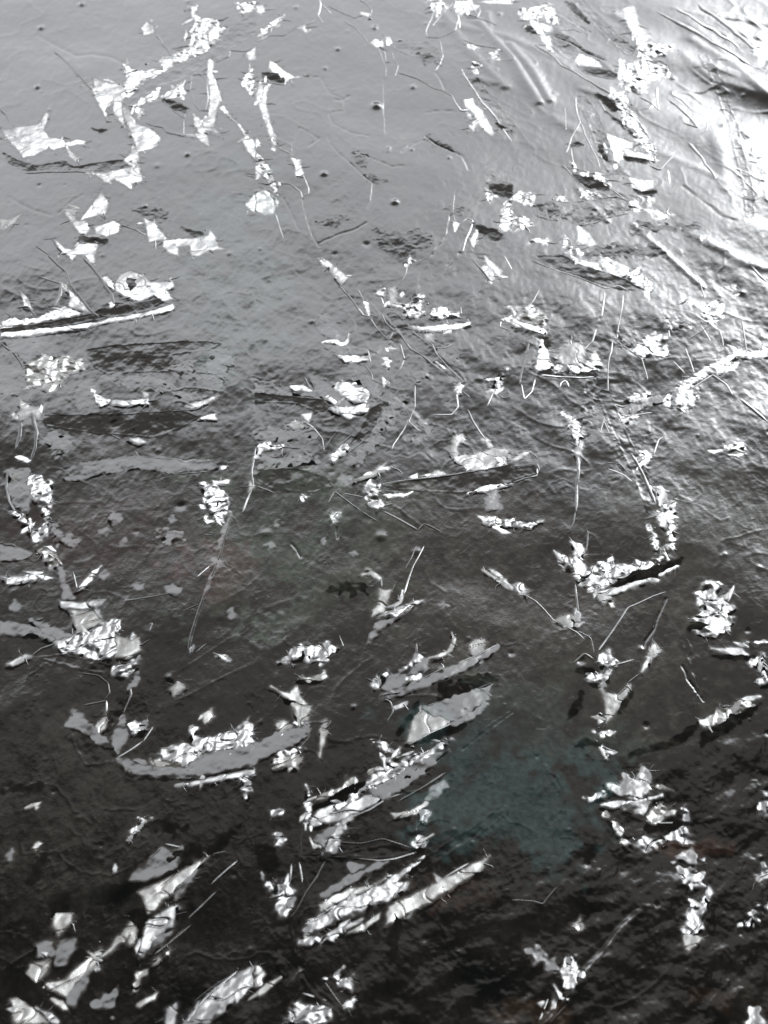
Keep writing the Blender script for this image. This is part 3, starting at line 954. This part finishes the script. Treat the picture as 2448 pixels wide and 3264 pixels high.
# ------------------------------------------------------------------ materials
def colour_at(x, y):
    px, py = pixel_of(x, y)
    c = np.empty(x.shape + (4,), np.float32); c[..., 3] = 1
    n1 = sample(CN1, x, y); n2 = sample(CN2, x, y)
    base = np.array([0.021, 0.0185, 0.0155])
    c[..., :3] = base * (1 + 0.35 * n1)[..., None]
    for (cx, cy, rx, ry, col, amt) in STAINS:
        d = ((px - cx) / rx) ** 2 + ((py - cy) / ry) ** 2 + 0.55 * n1 + 0.35 * n2
        m = np.clip(np.clip(1.25 - d, 0, 1) * (1 + .4 * sample(CN3, x, y)), 0, 1) * amt
        c[..., :3] = c[..., :3] * (1 - m[..., None]) + np.array(col) * m[..., None]
    return np.clip(c, 0.004, 1)
STAINS = [(1620, 2470, 330, 310, (0.060, 0.098, 0.092), 1.0), (960, 1740, 380, 260, (0.108, 0.132, 0.100), .9),
          (330, 1720, 320, 130, (0.085, 0.045, 0.041), .5), (680, 1830, 200, 90, (0.112, 0.049, 0.041), .55),
          (760, 900, 160, 330, (0.081, 0.142, 0.121), .5), (1500, 1850, 500, 260, (0.101, 0.085, 0.069), .6),
          (2250, 1700, 330, 330, (0.101, 0.096, 0.077), .6), (1900, 2150, 400, 220, (0.093, 0.089, 0.069), .6),
          (250, 2600, 380, 330, (0.069, 0.065, 0.053), .6), (2390, 3180, 150, 50, (0.070, 0.036, 0.020), .45),
          (2180, 2700, 120, 30, (0.121, 0.061, 0.041), .5), (1420, 2830, 160, 60, (0.121, 0.061, 0.041), .35),
          (1700, 3230, 120, 40, (0.121, 0.072, 0.041), .4), (80, 1550, 60, 40, (0.182, 0.162, 0.061), .4)]
def unit(a): return a / a.std()
CN3 = unit(noise(0.006, 1, math.radians(52), 5.0))
CN1, CN2 = unit(noise(0.012, 1)), unit(noise(0.003, 1))

def lacquer(name, rough_, bump, tint=None, coat=1.0, use_col=True):
    m = bpy.data.materials.new(name); m.use_nodes = True; nt = m.node_tree; p = nt.nodes['Principled BSDF']
    tc = nt.nodes.new('ShaderNodeTexCoord')
    if use_col:
        at = nt.nodes.new('ShaderNodeAttribute'); at.attribute_name = 'Col'
        nz = nt.nodes.new('ShaderNodeTexNoise'); nz.inputs['Scale'].default_value = 900; nz.inputs['Detail'].default_value = 3
        mr = nt.nodes.new('ShaderNodeMapRange'); mr.inputs[1].default_value = .3; mr.inputs[2].default_value = .7
        mr.inputs[3].default_value = .55; mr.inputs[4].default_value = 1.35
        vm = nt.nodes.new('ShaderNodeVectorMath'); vm.operation = 'SCALE'
        nt.links.new(tc.outputs['Object'], nz.inputs['Vector']); nt.links.new(nz.outputs['Fac'], mr.inputs[0])
        nt.links.new(at.outputs['Color'], vm.inputs[0]); nt.links.new(mr.outputs[0], vm.inputs['Scale'])
        nt.links.new(vm.outputs[0], p.inputs['Base Color'])
    else:
        p.inputs['Base Color'].default_value = tint
    p.inputs['Roughness'].default_value = rough_; p.inputs['IOR'].default_value = 1.58
    p.inputs['Specular IOR Level'].default_value = 0.8
    p.inputs['Coat Weight'].default_value = coat; p.inputs['Coat Roughness'].default_value = rough_ * 0.6; p.inputs['Coat IOR'].default_value = 1.6
    b = nt.nodes.new('ShaderNodeTexNoise'); b.inputs['Scale'].default_value = 1900; b.inputs['Detail'].default_value = 4; b.inputs['Roughness'].default_value = .65
    nt.links.new(tc.outputs['Object'], b.inputs['Vector'])
    bp = nt.nodes.new('ShaderNodeBump'); bp.inputs['Strength'].default_value = 1; bp.inputs['Distance'].default_value = bump
    nt.links.new(b.outputs['Fac'], bp.inputs['Height'])
    nt.links.new(bp.outputs['Normal'], p.inputs['Normal']); nt.links.new(bp.outputs['Normal'], p.inputs['Coat Normal'])
    return m
MAT_SHEET = lacquer('black_lacquer', 0.07, 0.000026)
MAT_STRAND = lacquer('lacquered_strand', 0.07, 0.000014)
MAT_FILM = lacquer('clear_resin', 0.23, 0.000012)
MAT_FACET = lacquer('still_lacquer', 0.10, 0.000010)
MAT_CORE = lacquer('board_core', 0.6, 0.0002, (0.10, 0.065, 0.04, 1), 0.0, False)

# ------------------------------------------------------------------ board
root = bpy.data.objects.new('strand_board', None); S.collection.objects.link(root)
root['label'] = 'dark glossy lacquered strand board with wrinkled silvery resin over embedded wood strands'
root['category'] = 'board'
def make(name, co, faces, mat, parent=root, colour=True, smooth=True, normals=None, tint=None):
    me = bpy.data.meshes.new(name)
    co = np.asarray(co, np.float32); faces = np.asarray(faces, np.int32)
    me.vertices.add(len(co)); me.vertices.foreach_set('co', co.ravel())
    k = faces.shape[1]
    me.loops.add(faces.size); me.loops.foreach_set('vertex_index', faces.ravel())
    me.polygons.add(len(faces)); me.polygons.foreach_set('loop_start', np.arange(0, faces.size, k, dtype=np.int32))
    if smooth: me.polygons.foreach_set('use_smooth', np.ones(len(faces), bool))
    me.update(calc_edges=True)
    if colour:
        a = me.color_attributes.new('Col', 'FLOAT_COLOR', 'POINT')
        cc = colour_at(co[:, 0].astype(float), co[:, 1].astype(float))
        if tint is not None: cc[:, :3] = cc[:, :3] * (1 - tint[:, None]) + np.array([.15, .135, .105]) * tint[:, None]
        a.data.foreach_set('color', cc.astype(np.float32).ravel())
    if normals is not None: me.normals_split_custom_set_from_vertices(normals.astype(np.float32))
    me.materials.append(mat)
    o = bpy.data.objects.new(name, me); S.collection.objects.link(o); o.parent = parent
    return o
def grid_faces(nr, nc, keep=None):
    i = np.arange(nr * nc).reshape(nr, nc)
    f = np.stack([i[:-1, :-1], i[:-1, 1:], i[1:, 1:], i[1:, :-1]], -1).reshape(-1, 4)
    return f if keep is None else f[keep]
# lacquer sheet: fine where the picture looks, coarser towards the board's edges
yb, yt = ground([0], [FH + 150])[0][1], ground([0], [-200])[0][1]
rows = ground(np.zeros(1050), np.linspace(FH + 150, -200, 1050))[:, 1]
rows = np.concatenate([np.linspace(-0.26, rows[0], 40, endpoint=False), rows, np.linspace(rows[-1], 0.42, 61)[1:]])
uu = np.linspace(-1, 1, 800)
dist = np.hypot(0, 1) * 0 + (rows - CAM[1]) * math.cos(PITCH) + CAM[2] * math.sin(PITCH)
half = np.clip(dist, 0.12, 0.45) * TH * 1.12
xs = half[:, None] * uu[None]
ol = np.linspace(0, 1, 40, endpoint=False)
xl = -0.34 + (xs[:, :1] + 0.34) * ol[None]; xr = 0.34 + (xs[:, -1:] - 0.34) * ol[None][:, ::-1]
XX = np.concatenate([xl, xs, xr], 1); YY = np.repeat(rows[:, None], XX.shape[1], 1)
ZZ = sample(H, XX, YY)
co = np.stack([XX, YY, ZZ], -1).reshape(-1, 3)
make('lacquer_sheet', co, grid_faces(*XX.shape), MAT_SHEET)
b = [(-.34, -.26), (.34, -.26), (.34, .42), (-.34, .42)]
cv = [(x, y, -0.018) for x, y in b] + [(x, y, -0.0025) for x, y in b]
make('board_core', cv, [(0, 3, 2, 1), (4, 5, 6, 7), (0, 1, 5, 4), (1, 2, 6, 5), (2, 3, 7, 6), (3, 0, 4, 7)], MAT_CORE, colour=False, smooth=False)

# ------------------------------------------------------------------ strands, films, facets, threads
def sd_poly(P, x, y):
    d2 = np.full(x.shape, 1e9); ins = np.zeros(x.shape, bool)
    for a, b in zip(P, np.roll(P, -1, 0)):
        e = b - a; q = np.clip(((x - a[0]) * e[0] + (y - a[1]) * e[1]) / (e @ e + 1e-14), 0, 1)
        d2 = np.minimum(d2, (x - a[0] - q * e[0]) ** 2 + (y - a[1] - q * e[1]) ** 2)
        c = (a[1] > y) != (b[1] > y)
        ins ^= c & (x < (b[0] - a[0]) * (y - a[1]) / (b[1] - a[1] + 1e-14) + a[0])
    return np.where(ins, 1, -1) * np.sqrt(d2)
def sd_line(P, x, y):
    d2 = np.full(x.shape, 1e9)
    for a, b in zip(P[:-1], P[1:]):
        e = b - a; q = np.clip(((x - a[0]) * e[0] + (y - a[1]) * e[1]) / (e @ e + 1e-14), 0, 1)
        d2 = np.minimum(d2, (x - a[0] - q * e[0]) ** 2 + (y - a[1] - q * e[1]) ** 2)
    return np.sqrt(d2)
NZ1, NZ2, NZ3 = noise(0.0042, 1.0), noise(0.0018, 1.0), noise(0.0011, 1.0)   # one degree of slope each
NZA, NZB = noise(0.0022, 1.0, math.radians(84), 4.0), noise(0.0022, 1.0, math.radians(32), 4.0)
CREASE = unit(noise(0.0055, 1, math.radians(20), 1.6))
RAG = unit(noise(0.0020, 1))
def aim(mid, kind, tex='s', strand=False):
    v = CAM - np.array([mid[0], mid[1], 0]); v = v / np.linalg.norm(v)
    el = math.asin(v[2]); az = math.atan2(-v[0], -v[1])       # flat mirror direction
    if kind == 'W':
        o_ = rng.uniform(*((9, 14) if el < math.radians(40) else (6, 11) if el < math.radians(52) else (12, 19)))
        if tex == 'c': o_ *= .8
        l = dirv(WIN_AZ - math.radians(o_), WIN_EL + math.radians(rng.uniform(-3, 6)))
    elif kind == 'T': l = dirv(WIN_AZ - math.radians(rng.uniform(14, 22)), WIN_EL + math.radians(6))
    elif kind == 'G': l = dirv(az * 0.6 + math.radians(2), math.radians(36))
    elif kind == 'C': l = dirv(az * 0.6 - math.radians(6), math.radians(54))
    elif kind == 'D': l = dirv(az * 0.5 - .1, math.radians((44.5 if tex == 'c' else 54) if el < math.radians(44) else 57 if strand else 80))
    else: return np.zeros(2)
    n = v + l; n = n / np.linalg.norm(n)
    return -n[:2] / n[2]
def smin(a, b, k):
    h = np.clip(0.5 + 0.5 * (b - a) / k, 0, 1); return b * (1 - h) + a * h - k * h * (1 - h)
COUNT = {}
def patch(name, P, kind, tex, mat, line_w=None, thick=0.00006, cap=0.00022):
    st = 0.00016
    SW = {'W': 0.0008, 'T': 0.0008, 'G': 0.0008, 'D': 0.0009, 'C': .0007, 'F': .0009}[kind]
    if name == 'strand': SW = 0.0006
    if name == 'contact_shade': SW = .0003
    if kind in 'GD' and tex == 'c': SW = .001
    lo, hi = P.min(0), P.max(0); pad = SW + 0.0007 + (line_w or 0) / 2
    nx = int((hi[0] - lo[0] + 2 * pad) / st) + 2; ny = int((hi[1] - lo[1] + 2 * pad) / st) + 2
    gx, gy = np.meshgrid(lo[0] - pad + np.arange(nx) * st, lo[1] - pad + np.arange(ny) * st)
    sd = sd_poly(P, gx, gy) if line_w is None else line_w / 2 - sd_line(P, gx, gy)
    rag = {'s': 0.00008, 'c': 0.00030, 'k': 0.00022}[tex]
    if kind in 'GDCF': rag = 0.0006 if tex == 'c' else .00018
    if name == 'strand': rag = .00007
    off = rng.uniform(0, L, 2); mid0 = P[:, 1].mean()
    sd = sd + rag * sample(RAG, gx + off[0], gy + off[1]) + (0.00010 if kind in 'WT' and mid0 < -0.01 and name != 'resin_sliver' else 0.00006)
    inside = sd > 0
    if inside.sum() < 6: return None
    mid = np.array([gx[inside].mean(), gy[inside].mean()])
    g = aim(mid, kind, tex, name == 'strand')
    ii = np.clip(((gx - X0) / CELL).astype(int), 0, N - 1); jj = np.clip(((gy - Y0) / CELL).astype(int), 0, N - 1)
    lift = TOP[jj, ii][inside].mean() if name != 'contact_shade' else 0.0
    pl = g[0] * (gx - mid[0]) + g[1] * (gy - mid[1])
    if tex == 'k':                                          # combed: ripples run along the long axis
        q = np.stack([gx[inside] - mid[0], gy[inside] - mid[1]]); wv, ev = np.linalg.eigh(np.cov(q)); ax = ev[:, 0]
        s = (gx - mid[0]) * ax[0] + (gy - mid[1]) * ax[1]
        pl = pl + 0.00011 * np.sin(s / 0.00042 + 9000 * sample(NZ1, gx + off[0], gy) ) + 0.00008 * np.sin(s / 0.00021 + 1.7)
    elif kind in 'WT':
        a0 = rng.uniform(0, math.pi) if inside.sum() < 400 else None
        q = np.stack([gx[inside] - mid[0], gy[inside] - mid[1]]); ev = np.linalg.eigh(np.cov(q))[1][:, 0] if a0 is None else np.array([math.cos(a0), math.sin(a0)])
        s = (gx - mid[0]) * ev[0] + (gy - mid[1]) * ev[1]
        pl = pl + 0.000022 * np.sin(s / 0.00030 + 14000 * sample(NZ1, gx + off[1], gy))
    rngv = pl[inside].max() - pl[inside].min() + 1e-9
    sc = min(1.0, cap / rngv)                               # low relief; shading normals aimed at the lamps carry the rest of the tilt
    pl = pl * sc; pl = pl - pl[inside].min()
    amp = {'s': (2.2, 1.2, .5), 'c': (5.0, 5.0, 3.0), 'k': (2.5, 2.2, 1.5)}[tex]
    if kind in 'GDCF': amp = (1.9, 1.3, .9) if tex == 's' else (1.8, 1.6, 1.2)
    nz = amp[0] * sample(NZ1, gx + off[0], gy + off[1]) + amp[1] * sample(NZ2, gx + off[1], gy + off[0]) + amp[2] * sample(NZ3, gx, gy + off[0])
    if tex == 'c' and kind in 'WT': nz = .8 * nz + 4.8 * sample(NZA if rng.random() < .6 else NZB, gx + off[0], gy + off[1])
    if kind in 'WT': nz = nz - (0.00006 if P[:, 1].mean() > 0 else .00012) * np.exp(-(sample(CREASE, gx + off[1], gy + off[0]) / .10) ** 2)
    mixf = {'s': .35, 'c': .7, 'k': .5}[tex]
    SW = float(np.clip(1.1 * sd.max(), .0003, SW)) if kind in 'WT' else SW
    # the film thins out into the lacquer: its tilt and crumple fade to nothing over SW, its edge ends below the sheet
    core = min(0.0006, 0.5 * max(sd.max(), 0.0001)) if kind in 'WT' else 0.0003
    wt = np.clip((sd + SW) / (SW + core), 0, 1); wt = wt * wt * (3 - 2 * wt)
    wt = wt ** (1.6 if kind in 'WT' else 1.2)
    wt0 = wt; e = sd + SW
    rel = pl + nz
    if name == 'strand': rel = rel + 0.00004 * np.exp(-((sd - .0001) / .00034) ** 2)   # bead of lacquer along the strand's rim
    lf = lift * np.clip(sd / 0.0008, 0, 1)
    keepv = e > -0.0003
    hb = sample(H, gx, gy)
    z = hb + 0.00003 + lf + wt * (thick + np.maximum(rel, 0)) + np.minimum(e, 0) * .8
    h = lf + wt * (thick + rel)
    kf = (keepv[:-1, :-1] & keepv[:-1, 1:] & keepv[1:, 1:] & keepv[1:, :-1]).ravel()
    f = grid_faces(ny, nx, kf)
    if len(f) == 0: return None
    used, inv = np.unique(f, return_inverse=True)
    co = np.stack([gx, gy, z], -1).reshape(-1, 3)[used]
    TOP[jj[inside], ii[inside]] = np.maximum(TOP[jj[inside], ii[inside]], np.maximum(h[inside], 0))
    wt = wt * (1 - sc)
    if name == 'strand': wt = wt * .6
    if kind in 'WTG' and tex == 's':                         # shading tilt varies along the film, grading its highlight
        a_ = rng.uniform(0, 2 * math.pi); s_ = (gx - mid[0]) * math.cos(a_) + (gy - mid[1]) * math.sin(a_)
        wt = wt * (1.0 + (.24 if kind != 'G' else .16) * s_ / (np.abs(s_[inside]).max() + 1e-9))
    by, bx = np.gradient(hb * (1 - (1 - mixf) * np.minimum(wt0, 1)) + sample(HS, gx, gy) * (1 - mixf) * np.minimum(wt0, 1), st)
    ry, rx = np.gradient(rel, st); dzy, dzx = by + ry * wt0, bx + rx * wt0
    nrm = np.stack([-dzx - g[0] * wt, -dzy - g[1] * wt, np.ones_like(z)], -1); nrm /= np.linalg.norm(nrm, axis=-1)[..., None]
    return make(name, co, inv.reshape(-1, 4), mat, normals=nrm.reshape(-1, 3)[used], tint=(wt0 * .9).ravel()[used] if kind == 'T' else None)
fH = np.exp(-((np.sqrt(kx ** 2 + ky ** 2) * 0.006 / (2 * np.pi)) ** 2))
HS = np.fft.ifft2(np.fft.fft2(H) * fH).real

def thread(P, width):
    P = jitter(P, 0.0030, width * 0.35)
    # resample
    seg = np.r_[0, np.cumsum(np.linalg.norm(np.diff(P, axis=0), axis=1))]
    n = max(4, int(seg[-1] / 0.0003)); s = np.linspace(0, seg[-1], n)
    Q = np.stack([np.interp(s, seg, P[:, 0]), np.interp(s, seg, P[:, 1])], -1)
    for _ in range(2): Q[1:-1] = (Q[:-2] + 2 * Q[1:-1] + Q[2:]) / 4
    t = np.gradient(Q, axis=0); t /= np.linalg.norm(t, axis=1)[:, None] + 1e-12; nn = np.stack([-t[:, 1], t[:, 0]], -1)
    wv = width * (0.55 + 0.45 * np.clip(1 + np.convolve(rng.normal(0, 1.0, n + 30), np.ones(31) / 12, 'valid')[:n], 0.35, 1.9)) * np.clip(np.minimum(s, s[-1] - s) / (width * 3), 0.15, 1)
    m = 9; a = np.linspace(-1, 1, m)
    x = Q[:, 0][:, None] + nn[:, 0][:, None] * a[None] * wv[:, None] * .75
    y = Q[:, 1][:, None] + nn[:, 1][:, None] * a[None] * wv[:, None] * .75
    ii = np.clip(((Q[:, 0] - X0) / CELL).astype(int), 0, N - 1); jj = np.clip(((Q[:, 1] - Y0) / CELL).astype(int), 0, N - 1)
    lift = TOP[jj, ii]; lift = np.convolve(np.pad(lift, 3, 'edge'), np.ones(7) / 7, 'valid')
    z = sample(HS, x, y) * .5 + sample(H, x, y) * .5 + lift[:, None] + 0.00003 + wv[:, None] * (0.42 * np.sqrt(np.clip(1 - a ** 2, 0, 1)) - 0.10)[None]
    vary = np.clip(rng.uniform(.1, .9) + np.convolve(rng.normal(0, 1.0, n + 24), np.ones(25) / 22, 'valid')[:n], .05, 1.1)[:, None]
    g = aim(Q[n // 2], 'W' if rng.random() < .65 else 'T'); sl = -0.42 * wv[:, None] * a[None] / np.sqrt(np.clip(1 - a[None] ** 2, .12, 1)) / (wv[:, None] * .75) * .5
    gx_ = sl * nn[:, 0][:, None] + g[0] * vary * (1 - np.abs(a[None]) ** 3); gy_ = sl * nn[:, 1][:, None] + g[1] * vary * (1 - np.abs(a[None]) ** 3)
    nr = np.stack([-gx_, -gy_, np.ones_like(gx_)], -1); nr /= np.linalg.norm(nr, axis=-1)[..., None]
    return make('resin_thread', np.stack([x, y, z], -1).reshape(-1, 3), grid_faces(n, m)[:, ::-1], MAT_FILM, normals=nr.reshape(-1, 3))

def contact_shade(t, P, mpp):
    # shade at a film's near edge, added as a patch tilted to reflect dark
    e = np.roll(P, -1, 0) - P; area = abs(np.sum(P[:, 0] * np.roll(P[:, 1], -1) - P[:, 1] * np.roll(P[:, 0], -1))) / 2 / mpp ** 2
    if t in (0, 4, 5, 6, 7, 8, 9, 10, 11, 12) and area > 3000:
        patch('contact_shade', P + np.array([-.00015, -rng.uniform(.0006, .0010)]), 'D', 's', MAT_STRAND, thick=.00001, cap=.00003)

def fringe(film, P, mpp, n):
    # short drawn-out hairs of resin round a film's rim
    cos, fs, base = [], [], 0
    e = np.roll(P, -1, 0) - P; ln = np.linalg.norm(e, axis=1); c = P.mean(0)
    for _ in range(n):
        k = rng.choice(len(P), p=ln / ln.sum()); p = P[k] + e[k] * rng.random()
        nn = np.array([e[k][1], -e[k][0]]) / (ln[k] + 1e-12)
        if nn @ (p - c) < 0: nn = -nn
        a = math.atan2(nn[1], nn[0]) + rng.normal(0, .5); leng = mpp * rng.uniform(20, 90); m = 7
        Q = [p - nn * mpp * 6]
        for s in range(m): a += rng.normal(0, .22); Q.append(Q[-1] + leng / m * np.array([math.cos(a), math.sin(a)]))
        Q = np.array(Q); t = np.gradient(Q, axis=0); t /= np.linalg.norm(t, axis=1)[:, None]; q = np.stack([-t[:, 1], t[:, 0]], -1)
        wv = mpp * rng.uniform(5, 11) * np.linspace(1, .15, len(Q)); aa = np.linspace(-1, 1, 5)
        x = Q[:, :1] + q[:, :1] * aa * wv[:, None]; y = Q[:, 1:] + q[:, 1:] * aa * wv[:, None]
        z = sample(H, x, y) + 0.00002 + wv[:, None] * (0.55 * np.sqrt(np.clip(1 - aa ** 2, 0, 1)) - .1)[None]
        cos.append(np.stack([x, y, z], -1).reshape(-1, 3)); fs.append(grid_faces(len(Q), 5) + base); base += len(Q) * 5
    for _ in range(max(1, n * 2 // 3)):                                   # crumbs and droplets beside the film
        k = rng.choice(len(P), p=ln / ln.sum()); p = P[k] + e[k] * rng.random() + rng.normal(0, 22 * mpp, 2)
        r = mpp * rng.uniform(3, 8) * (1.6 if rng.random() < .12 else 1); th = np.linspace(0, 2 * math.pi, 8, endpoint=False); st_ = rng.uniform(.6, 1.9)
        a0 = rng.uniform(0, math.pi); c_, s_ = math.cos(a0), math.sin(a0)
        x = [p[0]]; y = [p[1]]; zz = [r * .5]
        for rr, hh in ((.5, .42), (.85, .2), (1.15, -.15)):
            u_, v_ = rr * r * st_ * np.cos(th), rr * r * np.sin(th) * rng.uniform(.7, 1.2)
            x += list(p[0] + u_ * c_ - v_ * s_); y += list(p[1] + u_ * s_ + v_ * c_); zz += [hh * r] * 8
        x, y = np.array(x), np.array(y)
        cos.append(np.stack([x, y, sample(H, x, y) + np.array(zz)], -1))
        q = [[1 + 8 * R_ + i, 9 + 8 * R_ + i, 9 + 8 * R_ + (i + 1) % 8, 1 + 8 * R_ + (i + 1) % 8] for R_ in range(2) for i in range(8)]
        fs.append(np.array([[0, 1 + i, 1 + (i + 1) % 8, 1 + (i + 2) % 8] for i in range(0, 8, 2)] + q) + base); base += 25
    o = make('fringe', np.concatenate(cos), np.concatenate(fs), MAT_FILM, parent=film); o['kind'] = 'stuff'

for t, code, P, mpp in feats:
    c0 = code[0]
    if code.startswith('T:'):
        thread(P, max(float(code[2:]) * mpp * 0.8, 0.00024))
    elif c0 == 'R':
        patch('strand', P, 'F' if code[1] in 'dc' else code[1].upper(), 's', MAT_STRAND, line_w=float(code[3:]) * mpp, thick=0.00009)
    elif c0 == 'S':
        patch('strand', P, 'F' if t >= 7 else code[1].upper(), 's', MAT_STRAND, thick=0.00006)
    elif c0 in 'WT':
        nm = 'resin_film' if code[1] == 's' else ('combed_film' if code[1] == 'k' else 'crumpled_film')
        contact_shade(t, P, mpp)
        o = patch(nm, P, c0, code[1], MAT_FILM)
        peri = np.linalg.norm(np.roll(P, -1, 0) - P, axis=1).sum() / mpp
        if o and peri > 160: fringe(o, P, mpp, max(1, int(min(9, peri / 150))))
    elif c0 in 'GC':
        contact_shade(t, P, mpp)
        patch('lacquer_facet', P, c0, code[1], MAT_FACET)
    elif c0 == 'D':
        patch('dark_flake', P, c0, code[1], MAT_STRAND)

# torn slivers of film lying along the larger films
big = [(t, c, P, m) for t, c, P, m in feats if c[0] in 'WT' and ':' not in c]
per = np.array([np.linalg.norm(np.roll(P, -1, 0) - P, axis=1).sum() / m * (1.6 if c[1] in 'ck' else 1.0) for t, c, P, m in big])
for k in rng.choice(len(big), 285, p=per / per.sum()):
    t, c, P, m = big[k]; q = P - P.mean(0); ax = np.linalg.eigh(np.cov(q.T))[1][:, 1]
    i = rng.integers(len(P)); p = P[i] + (P[(i + 1) % len(P)] - P[i]) * rng.random() + rng.normal(0, 20 * m, 2)
    a_ = math.atan2(ax[1], ax[0]) + rng.normal(0, .35) + (math.pi / 2 if rng.random() < .25 else 0)
    u = np.array([math.cos(a_), math.sin(a_)]); v = np.array([-u[1], u[0]]); ln_ = m * rng.uniform(40, 150); wd = m * rng.uniform(7, 17)
    b_ = rng.normal(0, .18) * ln_ * .3
    Q = np.array([p - u * ln_ / 2, p - u * ln_ * .15 + v * (wd + b_), p + u * ln_ / 2, p + u * ln_ * .1 + v * (b_ - wd)])
    patch('resin_sliver', Q, 'W' if rng.random() < .7 else 'T', 's', MAT_FILM)
# thin veins drawn between neighbouring films
W_ = [(P, m, t) for t, c, P, m in feats if c[0] in 'WT' and ':' not in c]
links = []
for i, (P, m, t) in enumerate(W_):
    best = None
    for j, (Q, m2, t2) in enumerate(W_):
        if j == i: continue
        d = np.linalg.norm(P[:, None] - Q[None], axis=2); k = np.unravel_index(d.argmin(), d.shape); dd = d[k] / m
        if 25 < dd < 150 and (best is None or dd < best[0]): best = (dd, P[k[0]], Q[k[1]], m, (min(i, j), max(i, j)))
    if best and best[4] not in [l[4] for l in links]: links.append(best)
links.sort(key=lambda l: l[0])
for dd, p, q, m, _ in links[:40]:
    d = q - p; n_ = np.array([-d[1], d[0]])
    thread(np.array([p, p + d * .33 + n_ * rng.normal(0, .14), p + d * .66 + n_ * rng.normal(0, .14), q]), max(m * rng.uniform(7, 11), .0003))
